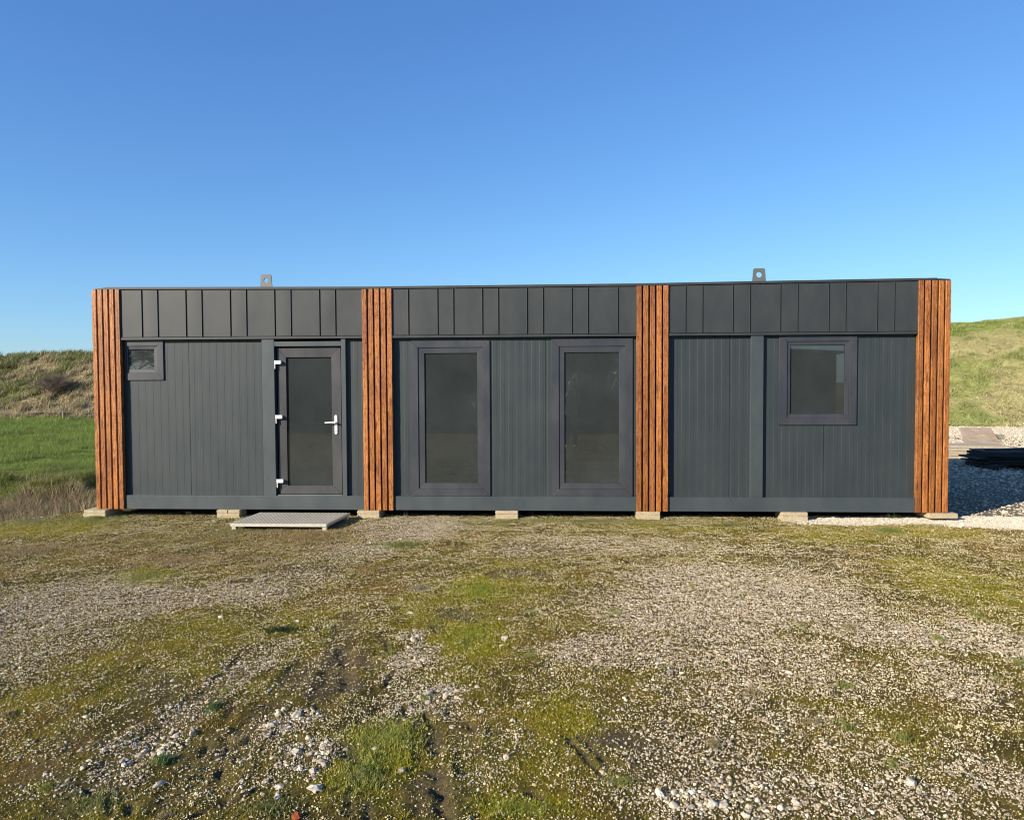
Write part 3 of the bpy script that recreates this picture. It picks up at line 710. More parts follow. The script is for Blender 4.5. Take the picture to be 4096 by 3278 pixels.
# --- stones
ico = bmesh.new(); bmesh.ops.create_icosphere(ico, subdivisions=1, radius=1)
ICO_V = np.array([v.co[:] for v in ico.verts]); ICO_F = np.array([[v.index for v in f.verts] for f in ico.faces]); ico.free()
ico = bmesh.new(); bmesh.ops.create_icosphere(ico, subdivisions=2, radius=1)
ICO2_V = np.array([v.co[:] for v in ico.verts]); ICO2_F = np.array([[v.index for v in f.verts] for f in ico.faces]); ico.free()
def stones(x, y, z, r, tint, V0=ICO_V, F0=ICO_F, flat=(.45, .8), jit=.28):
    n = len(x); k = len(V0)
    nv = 24; variants = V0[None] * (1 + rng.uniform(-jit, jit, (nv, k, 1))) + rng.uniform(-.12, .12, (nv, k, 3))
    V = variants[rng.integers(0, nv, n)]
    sx = r[:, None] * rng.uniform(.75, 1.35, (n, 1)); sy = r[:, None] * rng.uniform(.6, 1.1, (n, 1)); sz = r[:, None] * rng.uniform(*flat, (n, 1))
    V = V * np.stack([sx, sy, sz], 2).reshape(n, 1, 3)
    a = rng.uniform(0, 2 * np.pi, n); ca, sa = np.cos(a)[:, None], np.sin(a)[:, None]
    t = rng.normal(0, .3, n); ct, st = np.cos(t)[:, None], np.sin(t)[:, None]
    X, Y, Z = V[:, :, 0], V[:, :, 1], V[:, :, 2]
    Y, Z = Y * ct - Z * st, Y * st + Z * ct
    X, Y = X * ca - Y * sa, X * sa + Y * ca
    P = np.stack([X + x[:, None], Y + y[:, None], Z + (z + r * .12)[:, None]], 2).reshape(-1, 3)
    Fc = (F0[None] + (np.arange(n) * k)[:, None, None]).reshape(-1, 3)
    return P, Fc, np.repeat(tint, k, axis=0)
def join(parts):
    P = []; Fa = []; T = []; o = 0
    for p, f, t in parts: P.append(p); Fa.append(f + o); T.append(t); o += len(p)
    return np.concatenate(P), np.concatenate(Fa), np.concatenate(T)
def stone_tint(n, white=None):
    pal = np.array([[.50, .41, .27], [.58, .48, .33], [.40, .32, .22], [.30, .26, .21], [.60, .52, .41], [.44, .34, .22], [.24, .19, .13]])
    t = pal[rng.integers(0, len(pal), n)] * rng.uniform(.65, 1.4, (n, 1)) * 1.12
    if white is not None: t = mix(t, np.array([.68, .61, .49]), white * .7)
    return np.clip(t, 0, .8)
parts = []
# small gravel
x, y = sample(420000, -6.95, .30)
g, gr, di, dr, w = cover(x, y)
p = np.minimum(.022 + .24 * g ** 1.6 + .55 * w, .95) * (1 - .45 * gr * (1 - g)) * (1 - .5 * dr)
k = rng.uniform(0, 1, len(x)) < p; x, y, g, w = x[k], y[k], g[k], w[k]
r = rng.lognormal(math.log(.0056), .38, len(x)) * (1 + .25 * g + .45 * w); r = np.clip(r, .003, .0115 + .006 * w)
parts.append(stones(x, y, hgt(x, y), r, stone_tint(len(x), w)))
print('small stones', len(x))
# grit: tiny specks over everything
OCT_V = np.array([(1, 0, 0), (-1, 0, 0), (0, 1, 0), (0, -1, 0), (0, 0, 1), (0, 0, -1)], float); OCT_F = np.array([(0, 2, 4), (2, 1, 4), (1, 3, 4), (3, 0, 4), (2, 0, 5), (1, 2, 5), (3, 1, 5), (0, 3, 5)])
x, y = sample(760000, -6.95, .30)
g, gr, di, dr, w = cover(x, y)
cl = sstep(.42, .62, fbm(x, y, .16, 37, 3))
p = (.09 + .28 * cl + .52 * g) * (1 - .45 * gr * (1 - g)) * (1 - .4 * dr) * (1 - .6 * di)
k = rng.uniform(0, 1, len(x)) < p; x, y, g, w = x[k], y[k], g[k], w[k]
r = np.clip(rng.lognormal(math.log(.0036), .30, len(x)), .002, .008)
c = stone_tint(len(x), w); c = mix(c, np.array([.72, .64, .36]), (1 - g) * .6)
parts.append(stones(x, y, hgt(x, y) + .003, r, c, OCT_V, OCT_F, (.6, 1.0), .2)); print('grit', len(x))
# coarser stones
x, y = sample(26000, -6.95, .30)
g, gr, di, dr, w = cover(x, y)
coarse = np.maximum(field(patches([(640, 1610, 70, 50, 1.0), (600, 1515, 50, 26, .9), (330, 1570, 60, 34, .9), (900, 1475, 55, 25, .7), (1560, 1680, 200, 40, .7), (860, 1345, 30, 12, .7), (270, 1620, 50, 20, .5), (60, 1650, 100, 40, .3)]), x, y), w * .8)
k = rng.uniform(0, 1, len(x)) < (.005 + .018 * g + .55 * coarse); x, y, w, coarse = x[k], y[k], w[k], coarse[k]
r = np.clip(rng.lognormal(math.log(.0105), .30, len(x)) * (1 + .2 * coarse * (y < -3)), .007, .024)
parts.append(stones(x, y, hgt(x, y), r, stone_tint(len(x), np.maximum(w, .35)), ICO2_V, ICO2_F, (.5, .85), .17))
# gravel right of and behind the cabin
n = 85000
y = rng.uniform(.3, 20.5, n * 2); x = rng.uniform(4.6, 24, n * 2)
hx = CAM[0] + (y - CAM[1]) * (0.62); k = (x < hx + 3.4) & (x > 5.2 + (y - .3) * .34) ; x, y = x[k][:n], y[k][:n]
k = rng.uniform(0, 1, len(x)) < np.clip(near_white(x, y) * (.62 + .4 * (y > 8) - .0 - sstep(.45, .65, fbm(x, y, 1.5, 91)) * .75 * (y > 8)), 0, 1); x, y = x[k], y[k]
r = rng.lognormal(math.log(.014), .3, len(x)) * (1 + .05 * np.clip(y, 0, 15))
parts.append(stones(x, y, hgt(x, y, False), r, stone_tint(len(x), np.ones(len(x)) * .35)))
P, Fc, T = join(parts)
gv = fast_mesh('gravel', P, tris=Fc, tint=T, mat=M['stone'])
tag(gv, 'pale crushed gravel strewn over the mossy yard and laid white round the right end of the cabin', 'gravel', None, 'stuff')

# single big stones one can point at
BIG = [((1062 * OV, 1343 * OV), .060, (.66, .60, .50), 'flat white stone alone beside the bright moss in the middle of the yard'),
       ((1082 * OV, 1362 * OV), .028, (.45, .42, .36), 'small grey stone just below the flat white stone in mid yard'),
       ((845 * OV, 1262 * OV + 2), .034, (.66, .60, .48), 'cream rounded stone on moss left of mid yard, above the pair of white rocks'),
       ((626, 2482), .001, None, None)]
BIG = BIG[:3] + [((1190, 2482), .042, (.68, .64, .56), 'white stone at the end of the dark green weed, left of mid yard'),
       ((1255, 2515), .048, (.40, .38, .36), 'grey stone casting a shadow, right of the dark green weed'),
       ((1230, 2355), .040, (.62, .55, .44), 'cream stone on gravel midway between the step and the dark green weed'),
       ((490, 3042), .050, (.50, .47, .42), 'grey flat pebble in the lower left gravel streak, upper of two'),
       ((512, 3055), .040, (.60, .57, .52), 'pale pebble touching the grey flat pebble in the lower left gravel streak'),
       ((637, 3140), .045, (.60, .55, .47), 'cream rock alone on bare soil in the lower left of the yard'),
       ((1190, 2865), .075, (.60, .56, .50), 'long white rock half sunk in soil, topmost of the lower left stones'),
       ((1085, 2905), .060, (.66, .62, .55), 'broken white rock lying left below the long half sunk rock'),
       ((1188, 3010), .052, (.68, .63, .54), 'domed white rock above the patch of white rubble, lower left'),
       ((1262, 3158), .062, (.70, .66, .58), 'big white rock at the right edge of the white rubble patch'),
       ((1115, 3145), .045, (.68, .64, .56), 'white rock in the middle of the white rubble patch'),
       ((1110, 3192), .036, (.62, .60, .56), 'smooth oval pale stone at the bottom of the white rubble patch'),
       ((1185, 3268), .040, (.36, .09, .035), 'orange red broken brick piece at the bottom edge of the yard'),
       ((1606, 3090), .045, (.58, .50, .38), 'flat cream stone right of the grass clump, low in the yard'),
       ((1500, 2995), .032, (.68, .66, .60), 'small white stone in the grass clump low in the yard'),
       ((1808, 2910), .036, (.62, .55, .44), 'cream stone on dark moss below the mid yard gravel spit'),
       ((2680, 2690), .045, (.33, .34, .35), 'flat slate grey stone lying on the pale gravel right of centre'),
       ((2584, 2762), .032, (.70, .66, .56), 'white round stone on moss just left below the slate grey stone'),
       ((3743, 2690), .036, (.70, .66, .58), 'white stone with a dark shadow at right mid yard'),
       ((3742, 2346), .036, (.70, .66, .58), 'white stone alone on green moss near the right edge'),
       ((2850, 3220), .055, (.70, .66, .57), 'left one of two white rocks with a black shadow between them, bottom right gravel'),
       ((2890, 3215), .050, (.68, .62, .52), 'right one of two white rocks with a black shadow between them, bottom right gravel'),
       ((3640, 3132), .055, (.62, .60, .55), 'angular white rock in the gravel of the lower right corner'),
       ((3055, 2072), .040, (.62, .56, .46), 'left stone of the pair under the rail before the two-slab stack'),
       ((1900 , 2208), .036, (.70, .68, .62), 'bright white angular stone on brown moss below the middle slabs'),
       ((1985, 2157), .050, (.66, .62, .52), 'long white stone with a dark hollow at its right, before the middle slabs'),
       ((1640, 2452), .042, (.68, .64, .54), 'white stone lying on green moss left of mid yard'),
       ((1655, 2560), .050, (.66, .62, .55), 'left white rock of the pair at the top of the narrow gravel spit'),
       ((1672, 2545), .040, (.66, .62, .55), 'right white rock of the pair at the top of the narrow gravel spit'),
       ((1710, 2775), .060, (.60, .55, .50), 'long pink grey rock lying across the gravel spit'),
       ((3490, 2480), .035, (.66, .62, .55), 'small white stone in the brown gravel right of mid yard')]
for (uv, r, c, lab) in BIG:
    x, y = G(*uv); x = np.array([x]); y = np.array([y]); s = r * .46; c = (c[0] * .80, c[1] * .77, c[2] * .70)
    P, Fc, T = stones(x, y, hgt(x, y), np.array([s]), np.array([c]), ICO2_V, ICO2_F, (.5, .7), .27)
    P = P - np.array([x[0], y[0], 0]); o = fast_mesh('stone', P, tris=Fc, tint=T, mat=M['stone']); o.location = (x[0], y[0], 0)
    tag(o, lab, 'stone', 'loose stones on the yard')

# --- blades
def blades(x, y, z, h, w, lean, tint, heading=None, bend=.0):
    n = len(x); a = rng.uniform(0, 2 * np.pi, n); la = rng.uniform(0, 2 * np.pi, n) if heading is None else heading
    dx, dy = np.cos(a) * w / 2, np.sin(a) * w / 2
    lx, ly = np.cos(la) * lean * h, np.sin(la) * lean * h
    if not bend:
        P = np.stack([np.stack([x - dx, y - dy, z], 1), np.stack([x + dx, y + dy, z], 1), np.stack([x + lx, y + ly, z + h], 1)], 1).reshape(-1, 3)
        Fc = np.arange(3 * n).reshape(-1, 3); return P, Fc, np.repeat(tint, 3, axis=0)
    mx, my, mz = x + lx * .35, y + ly * .35, z + h * .62
    P = np.stack([np.stack([x - dx, y - dy, z], 1), np.stack([x + dx, y + dy, z], 1), np.stack([mx + dx * .7, my + dy * .7, mz], 1), np.stack([mx - dx * .7, my - dy * .7, mz], 1), np.stack([x + lx, y + ly, z + h * (1 - bend * rng.uniform(0, 1, n))], 1)], 1).reshape(-1, 3)
    b = (np.arange(n) * 5)[:, None]; Fc = np.concatenate([b + [0, 1, 2], b + [0, 2, 3], b + [3, 2, 4]]).reshape(-1, 3)
    return P, Fc, np.repeat(tint, 5, axis=0)
# moss and short turf of the yard
x, y = sample(620000, -6.95, .25)
g, gr, di, dr, w = cover(x, y)
p = np.clip(.85 - .50 * g, .15, 1) * (1 - .8 * di) * (1 - .97 * w) * (.30 + .70 * sstep(.4, .55, fbm(x, y, .09, 33, 2)) + .5 * gr) * (1 - .5 * sstep(.52, .68, fbm(x, y, .38, 18, 4)) * (1 - gr))
k = rng.uniform(0, 1, len(x)) < p; x, y, g, gr, di, dr = (q[k] for q in (x, y, g, gr, di, dr))
n = len(x); print('moss blades', n)
c = np.tile(np.array([.270, .215, .032]), (n, 1)) * rng.uniform(.55, 1.35, (n, 1))
c = mix(c, np.array([.30, .19, .045]), sstep(.5, .7, fbm(x, y, .5, 15)) * .8)
c = mix(c, np.array([.36, .320, .014]), gr * .9)
c = mix(c, np.array([.40, .31, .16]), np.clip(dr * .6 + .1, 0, 1) * (rng.uniform(0, 1, n) < .55))
h = .007 + .006 * rng.uniform(0, 1, n) + .010 * gr * rng.uniform(0, 1, n) + .012 * dr * rng.uniform(0, 1, n)
P, Fc, T = blades(x, y, hgt(x, y) - .001, h, ( .0035 + .002 * rng.uniform(0, 1, n)), rng.uniform(.2, 1.1, n), c)
ms = fast_mesh('moss', P, tris=Fc, tint=T, mat=M['blade'])
tag(ms, 'low olive and bright green moss growing over the yard between the gravel', 'moss', None, 'stuff')
# longer grass: clumps of the yard, edge by the slabs, left corner
parts = []
def clump(u, v, ru, rv, n, h0, col, lean=.8, wd=.0035):
    q = patches([(u, v, ru, rv, 1)])[0]
    a = rng.uniform(0, 2 * np.pi, n); rr = np.abs(rng.normal(0, .5, n)); x = q[0] + np.cos(a) * rr * q[2]; y = q[1] + np.sin(a) * rr * q[3]
    cc = np.array(col) * rng.uniform(.6, 1.35, (n, 1)); parts.append(blades(x, y, hgt(x, y) - .002, h0 * rng.uniform(.4, 1.1, n), wd * rng.uniform(.7, 1.3, n), rng.uniform(.3, 1.3, n) * lean, cc, bend=.3))
clump(810, 1560, 90, 60, 4200, .026, (.30, .32, .06)); clump(760, 1635, 70, 55, 2200, .028, (.27, .29, .06)); clump(1010, 1245, 80, 34, 2600, .025, (.28, .31, .04)); clump(990, 1340, 80, 50, 2600, .022, (.27, .30, .03))
clump(590, 1327, 34, 6, 900, .035, (.035, .055, .02)); clump(305, 1212, 60, 18, 1700, .03, (.25, .26, .07)); clump(345, 1605, 12, 8, 160, .05, (.10, .17, .07)); clump(450, 1493, 14, 8, 200, .04, (.10, .16, .05))
clump(845, 1148, 70, 9, 1500, .05, (.22, .24, .06)); clump(880, 1240, 30, 8, 400, .04, (.3, .26, .16)); clump(560, 1705, 60, 20, 700, .03, (.22, .22, .07)); clump(200, 1690, 60, 25, 700, .03, (.22, .23, .07))
clump(1090, 1700, 120, 30, 1500, .022, (.27, .29, .04)); clump(1305, 1645, 30, 10, 300, .03, (.24, .25, .06)); clump(1870, 1118, 35, 8, 900, .05, (.20, .24, .06)); clump(1535, 1107, 40, 8, 500, .03, (.13, .14, .05))
clump(60, 1100, 130, 22, 3000, .04, (.26, .25, .10)); clump(200, 1092, 60, 14, 2500, .05, (.24, .26, .08)); clump(1240, 1098, 900, 9, 9000, .035, (.26, .25, .09)); clump(500, 1120, 260, 30, 8000, .03, (.28, .25, .10)); clump(650, 1130, 180, 28, 6000, .035, (.36, .26, .12)); clump(380, 1180, 200, 20, 3500, .03, (.34, .25, .13)); clump(60, 1160, 90, 18, 2200, .04, (.36, .27, .14)); clump(560, 1190, 30, 8, 500, .04, (.42, .33, .17)); clump(780, 1200, 60, 16, 1500, .03, (.32, .22, .08))
for _ in range(46):
    u = rng.uniform(0, 2155); v = 1085 + 640 * rng.uniform(0, 1) ** 1.3
    clump(u, v, rng.uniform(8, 26), rng.uniform(4, 12), int(rng.uniform(60, 260)), rng.uniform(.02, .04), (.25, .26, .06) if rng.uniform() < .65 else (.32, .26, .12))
P, Fc, T = join(parts)
gs = fast_mesh('yard_grass', P, tris=Fc, tint=T, mat=M['blade'])
tag(gs, 'tufts of short green and straw coloured grass in the yard', 'grass', None, 'stuff')

# dry grass of the ditch at the left
n = 95000; y = rng.uniform(-1.6, 5.0, n * 2); x = rng.uniform(-15.5, -5.5, n * 2)
k = (x > CAM[0] - (y - CAM[1]) * .82 - 2.2) & (x < -5.5 - np.clip(y, 0, 3) * .0)
x, y = x[k], y[k]; dm = ditch(x, y); rim = sstep(-.1, .5, y - np.interp(x, [-9, -6.5, -5.7], [-1.6, -.45, .6])) * (1 - sstep(3.9, 4.7, y)) * (1 - sstep(-5.9, -5.55, x))
k = rng.uniform(0, 1, len(x)) < np.clip(.25 + dm, 0, 1) * rim * (.35 + .65 * sstep(.4, .6, fbm(x, y, .35, 44))); x, y = x[k], y[k]; n = len(x); print('ditch', n)
c = np.where(rng.uniform(0, 1, (n, 1)) < .82, np.array([[.34, .25, .14]]), np.array([[.18, .19, .06]])) * rng.uniform(.35, 1.35, (n, 1))
hh = rng.uniform(.08, .36, n) * (.5 + .8 * fbm(x, y, .6, 45)) * (1 - .45 * sstep(2.8, 4.4, y))
head = 2.2 + 1.6 * (fbm(x, y, .8, 46) - .5) * 4
P, Fc, T = blades(x, y, hgt(x, y, False) - .01, hh, .006 + .004 * rng.uniform(0, 1, n), rng.uniform(.3, 1.25, n), c, heading=head + rng.normal(0, .8, n), bend=.35)
dg = fast_mesh('dry_grass', P, tris=Fc, tint=T, mat=M['blade'])
tag(dg, 'tangled dead brown grass filling the ditch left of the cabin', 'dry grass', None, 'stuff')
# stray weeds along the foot of the cabin
for (u, v, h, kx, lab) in ((755, 2072, .11, 3, 'thin dead stalks standing under the rail left of the step'), (1625, 2065, .16, 6, 'leafless twiggy weed just right of the second timber strip'),
                      (2130, 2062, .10, 4, 'dead leaning stalk right of the middle slabs'), (2350, 2062, .09, 4, 'dead upright stalks between the middle slabs and the third timber strip'), (3564, 2075, .10, 5, 'small green weed growing in white gravel under the right bay'), (3930, 2040, .14, 5, 'dry stalks at the edge of the cabin shadow on the right')):
    b = MB(); x, y = G(u, v); rr = random.Random(int(u)); z = float(hgt(np.array([x]), np.array([y]))[0]) - .01
    for _ in range(kx):
        p0 = Vector((rr.uniform(-.03, .03), rr.uniform(-.02, .02), z)); d = Vector((rr.uniform(-.5, .5), rr.uniform(-.3, .3), 1)).normalized()
        p1 = p0 + d * h * rr.uniform(.35, .6); p2 = p1 + (d + Vector((rr.uniform(-.4, .4), rr.uniform(-.3, .3), 0))).normalized() * h * rr.uniform(.3, .55)
        b.tube(p0, p1, .0018, .0015, 5); b.tube(p1, p2, .0015, .0007, 5)
        for q in range(3):
            s = p1.lerp(p2, rr.uniform(0, 1)); e = s + Vector((rr.uniform(-1, 1), rr.uniform(-1, 1), rr.uniform(.2, 1))).normalized() * h * .25
            b.tube(s, e, .0011, .0005, 4)
            if u == 3564: b.prism([e, e + Vector((.012, .003, .004)), e + Vector((.004, .002, .016)), e + Vector((-.008, 0, .010))], (0, .0006, 0))
    o = b.build('weed', M['stalk' if u != 3564 else 'leaf'] if 'stalk' in M else None)
    o.location = (x, y, 0); tag(o, lab, 'weed', 'weeds along the foot of the cabin')

# --- meadow left, far
n = 400000; dist = 13.6 + (38 - 13.6) * rng.uniform(0, 1, n) ** 1.6; y = dist + CAM[1]
x = CAM[0] + (y - CAM[1]) * rng.uniform(-.95, -.48, n)
k = ditch(x, y) < .35; x, y = x[k], y[k]; n = len(x)
s = 1 + (y - 4) * .055
c = np.array([.215, .285, .055]) * rng.uniform(.5, 1.45, (n, 1)); mt = fbm(x * .5, y, .55, 55, 3); c = mix(c, np.array([.075, .12, .03]), sstep(.48, .70, mt) * .6)
c = mix(c, np.array([.30, .27, .10]), (rng.uniform(0, 1, n) < .05 + .5 * (1 - sstep(4.0, 5.6, y))) * 1.0)
P, Fc, T = blades(x, y, hgt(x, y, False) - .01, .055 * s * rng.uniform(.5, 1.2, n) * (.6 + 1.6 * sstep(.35, .6, fbm(x, y, .5, 56, 2))), .008 * s, rng.uniform(.2, 1.0, n), c)
mg = fast_mesh('meadow_grass', P, tris=Fc, tint=T, mat=M['blade'])
tag(mg, 'bright green meadow grass beyond the ditch on the left', 'grass', None, 'stuff')

# --- dike
def dike_axis(x): return 27.6 - (x + 25) * .183              # y of its foot along x
def dike_h(x, y):
    foot = dike_axis(x); t = y - foot - .5 * (fbm(x, y, 5, 101) - .5)
    crest = np.interp(x, [-60, -25, 5, 16, 23, 27.5, 60], [3.70, 3.72, 4.2, 4.6, 4.97, 5.33, 6.6])
    w = np.interp(x, [-60, -10, 10, 60], [8.5, 8.5, 11.0, 11.0])
    z = crest * sstep(-1.5, w * 1.22, t) ** .92
    z = np.where(t > w * 1.22 + 3, crest - (t - w * 1.22 - 3) * .3, z)
    bump = np.interp(x, [-5, 12], [1, .16]); z = z + bump * sstep(-.5, 1.5, t) * (.45 * (fbm(x, y, 1.6, 102, 4) - .5) + .22 * (fbm(x, y, .5, 103, 2) - .5))
    return z - .12
dx = np.unique(np.concatenate([np.arange(-120, -34, 3.), np.arange(-34, -16, .14), np.arange(-16, 12, .8), np.arange(12, 28, .14), np.arange(28, 120, 3.)]))
dt = np.concatenate([np.arange(-2, 16, .16), np.arange(16, 34, 1.5)])
DX, DT = np.meshgrid(dx, dt); DY = dike_axis(DX) + DT; fx, fy = DX.ravel(), DY.ravel()
def dike_tint(x, y, z):
    left = x < 0; n1 = fbm(x, y * 1.0, 2.2, 111, 3); n2 = fbm(x, y, .6, 112, 3); up = z / 4.2
    tan = np.array([.33, .27, .15]); grn = np.array([.19, .195, .065]); dk = np.array([.10, .095, .045])
    c = np.tile(tan, (len(x), 1)); m = sstep(.44, .56, n1 + np.where(left, (up - .78) * .38 - (x + 29) * .030, .0) + .05 * (n2 - .5))
    c = mix(c, grn, np.clip(m * np.where(left, .9, .6), 0, 1)); c = mix(c, dk, sstep(.55, .72, n2) * np.where(left, .5, .2))
    r = ~left; c[r] = mix(np.tile(np.array([.37, .33, .15]), (r.sum(), 1)), np.array([.22, .25, .065]), np.clip(sstep(.46, .58, n1[r]) * .75 + sstep(.82, 1.08, up[r]) * .6, 0, 1))
    return c * (.75 + .5 * n2[:, None])
dz = dike_h(fx, fy); nx = len(dx); ny = len(dt); ii = (np.arange(ny - 1)[:, None] * nx + np.arange(nx - 1)[None, :]).ravel()
dk = fast_mesh('dike', np.stack([fx, fy, dz], 1), quads=np.stack([ii, ii + 1, ii + nx + 1, ii + nx], 1), tint=dike_tint(fx, fy, dz), mat=M['hill'], smooth=True)
tag(dk, 'long grassy dike rising behind the cabin and the meadow', None, None, 'structure')
parts = []
for (xa, xc, n, hl) in ((-38, -17, 110000, 1.0), (12.5, 27, 160000, .6)):
    x = rng.uniform(xa, xc, n); t = rng.uniform(-.7, 13.5, n); y = dike_axis(x) + t; z = dike_h(x, y)
    c = dike_tint(x, y, z) * rng.uniform(.6, 1.5, (n, 1)) * 1.08
    cl = fbm(x, y, .45, 121, 2)
    h = hl * (.10 + (.42 if hl == 1.0 else .12) * sstep(.42, .68, cl)) * rng.uniform(.5, 1.2, n)
    parts.append(blades(x, y, z - .02, h, .035 * (.6 + .6 * rng.uniform(0, 1, n)), rng.uniform(.2, 1.1, n), c, heading=.6 + rng.normal(0, 1.0, n), bend=.3))
P, Fc, T = join(parts)
dgr = fast_mesh('dike_grass', P, tris=Fc, tint=T, mat=M['blade'])
tag(dgr, 'rough tussocky grass covering the dike slope', 'grass', None, 'stuff')
# bare shrub on the left dike
def onto_dike(u, v):
    d = ray(u, v); t = 30.0
    while t < 90:
        p = CAM + d * t / np.linalg.norm(d)
        if dike_h(np.array([p[0]]), np.array([p[1]]))[0] > p[2]: break
        t += .05
    return p
p = onto_dike(212, 1582); b = MB(); rr = random.Random(5)
def twig(q, d, L, r, n):
    e = q + d * L; b.tube(q, e, r, r * .65, 5)
    if n == 0: return
    for _ in range(rr.choice((3, 4))):
        d2 = (d + Vector((rr.gauss(0, .55), rr.gauss(0, .5), rr.gauss(.0, .3)))).normalized(); twig(q.lerp(e, rr.uniform(.45, 1)), d2, L * rr.uniform(.6, .9), r * .6, n - 1)
for _ in range(20): twig(Vector((rr.uniform(-.35, .35), rr.uniform(-.25, .25), -.1)), Vector((rr.gauss(0, .55), rr.gauss(-.1, .3), 1)).normalized(), .58, .020, 4)
sh = b.build('bare_shrub', M.get('shrub')); sh.location = Vector(p)
tag(sh, 'leafless brown shrub on the slope of the dike at the left', 'shrub')
# fence along the foot of the dike
fence = empty('wire_fence', (0, 0, 0)); tag(fence, 'low post and wire fence at the foot of the left dike', 'fence')
tops = []
for (u, v0, v1) in ((-30, 1640, 1668), (112, 1643, 1668), (253, 1643, 1673), (395, 1643, 1672)):
    x, y = G(u, v1 + 6); _, z1 = F(u, v0, y); b = MB(); b.tube((x, y, -.3), (x + .01, y, z1), .055, .05, 8); b.build('post', M['post'], fence, 0.006); tops.append(Vector((x, y, z1)))
b = MB()
for i in range(3):
    for dzz in (.06, .22): b.tube(tops[i] - Vector((0, .056, dzz)), tops[i + 1] - Vector((0, .056, dzz)), .006, n=4)
b.build('wire', M['post'], fence)

# ------------------------------------------------------------------ concrete slabs under the cabin
def slab(x0, x1, y0, y1, z0, z1, label, seed, rz=0.0):
    cx, cy = (x0 + x1) / 2, (y0 + y1) / 2; hx, hy = (x1 - x0) / 2, (y1 - y0) / 2; rr = random.Random(seed)
    bm = bmesh.new(); bmesh.ops.create_cube(bm, size=2)
    for v in bm.verts: v.co = Vector((v.co.x * hx, v.co.y * hy, (v.co.z * .5 + .5) * (z1 - z0)))
    bmesh.ops.bevel(bm, geom=bm.edges[:], offset=.006, segments=2, affect='EDGES')
    bmesh.ops.subdivide_edges(bm, edges=[e for e in bm.edges if e.calc_length() > .05], cuts=5, use_grid_fill=True)
    for v in bm.verts: v.co += Vector((rr.gauss(0, .0009), rr.gauss(0, .0009), rr.gauss(0, .0005)))
    me = bpy.data.meshes.new('concrete_slab'); bm.to_mesh(me); bm.free()
    o = link('concrete_slab', me, M['slab']); o.location = (cx, cy, z0); o.rotation_euler = (0, 0, rz)
    return tag(o, label, 'slab', 'concrete slabs carrying the cabin')
def sx(u, v, y): return F(u, v, y)[0]
names = ['left corner', 'left bay', 'second timber strip', 'middle bay', 'third timber strip', 'right bay', 'right corner']
T1, T2, T3 = .100, .056, .012
y0 = -.09
slab(sx(334, 2060, y0), sx(422, 2060, y0), y0, .30, T2 + .0005, T1 - .001, 'topmost of three concrete slabs stacked under the left corner of the cabin', 1)
slab(sx(334, 2060, y0) - .004, sx(422, 2060, y0) + .003, y0 - .004, .30, T3 + .0005, T2, 'middle of three concrete slabs stacked under the left corner of the cabin', 2)
slab(sx(335, 2060, y0), sx(423, 2060, y0), y0 + .002, .31, -.035, T3, 'lowest, half buried of three slabs under the left corner of the cabin', 3)
y0 = -.03
xa, xm_, xb = sx(866, 2050, y0), sx(911, 2050, y0), sx(959, 2050, y0)
slab(xa, xm_ - .002, y0, .2, T2 + .0005, T1 - .001, 'left of two small pavers side by side on the stack left of the step', 4)
slab(xm_ + .001, xb, y0, .2, T2 + .0005, T1 - .001, 'right of two small pavers side by side on the stack left of the step', 5)
slab(xa + .002, xb - .004, y0, .21, T3, T2, 'slab under the two small pavers left of the step', 6)
slab(xa - .002, xb + .002, y0 + .004, .2, -.035, T3 - .0005, 'buried bottom slab of the stack left of the step', 7)
for (l, r_, nm, sd, y0) in ((1428, 1518, 'second timber strip, right of the step', 8, -.03), (1981, 2072, 'rail between the two tall windows', 10, .0), (2545, 2641, 'third timber strip', 12, .0), (3128, 3232, 'rail below the square window', 14, -.02)):
    a, c = sx(l, 2055, y0), sx(r_, 2055, y0)
    slab(a, c, y0, .3, T2 + .0005, T1 - .001, 'upper of two slabs under the ' + nm, sd)
    slab(a + .004, c + .001, y0 - .003, .3, T3 - .03, T2, 'lower of two slabs under the ' + nm, sd + 1)
a, c = sx(3716, 2060, -.05), sx(3832, 2060, -.05)
slab(a, c, -.05, .35, T2 - .02, T1 - .001, 'single concrete slab under the right corner of the cabin amid white gravel', 20, .03)

# ------------------------------------------------------------------ entrance step
z = .085
FL, FR, BR, BL = G(918, 2096, z), G(1309, 2091, z), G(1398, 2050, z), G(1046, 2048, z)
sx0, sx1 = (FL[0] + BL[0]) / 2, (FR[0] + BR[0]) / 2; sy0, sy1 = (FL[1] + FR[1]) / 2, min((BL[1] + BR[1]) / 2, .0)
print('step', FL, FR, BR, BL)
step = empty('entrance_step', ((sx0 + sx1) / 2, (sy0 + sy1) / 2, 0)); tag(step, 'pale grey ribbed platform lying on the ground before the glass door', 'step')
sh0 = (FL[0] - sx0)
def SX(x, y):                                       # the platform lies slightly skewed to the cabin
    t = (y - sy0) / (sy1 - sy0); return x + (BL[0] - FL[0]) * (t - .5)
b = MB(); n = 26; p = (sx1 - sx0) / n
for k in range(n):
    a = sx0 + k * p
    b.prism([(SX(a, sy0), sy0 + .01, z), (SX(a + p * .54, sy0), sy0 + .01, z), (SX(a + p * .54, sy1), sy1, z), (SX(a, sy1), sy1, z)], (0, 0, -.016))
b.build('ribs', M['grating'], step)
b = MB()
b.prism([(SX(sx0, sy0), sy0 + .002, z - .015), (SX(sx1, sy0), sy0 + .002, z - .015), (SX(sx1, sy1), sy1, z - .015), (SX(sx0, sy1), sy1, z - .015)], (0, 0, -.010))
b.build('underside', M['darkwood'], step); b = MB()  # dark sheet stands in for the shade seen between the ribs
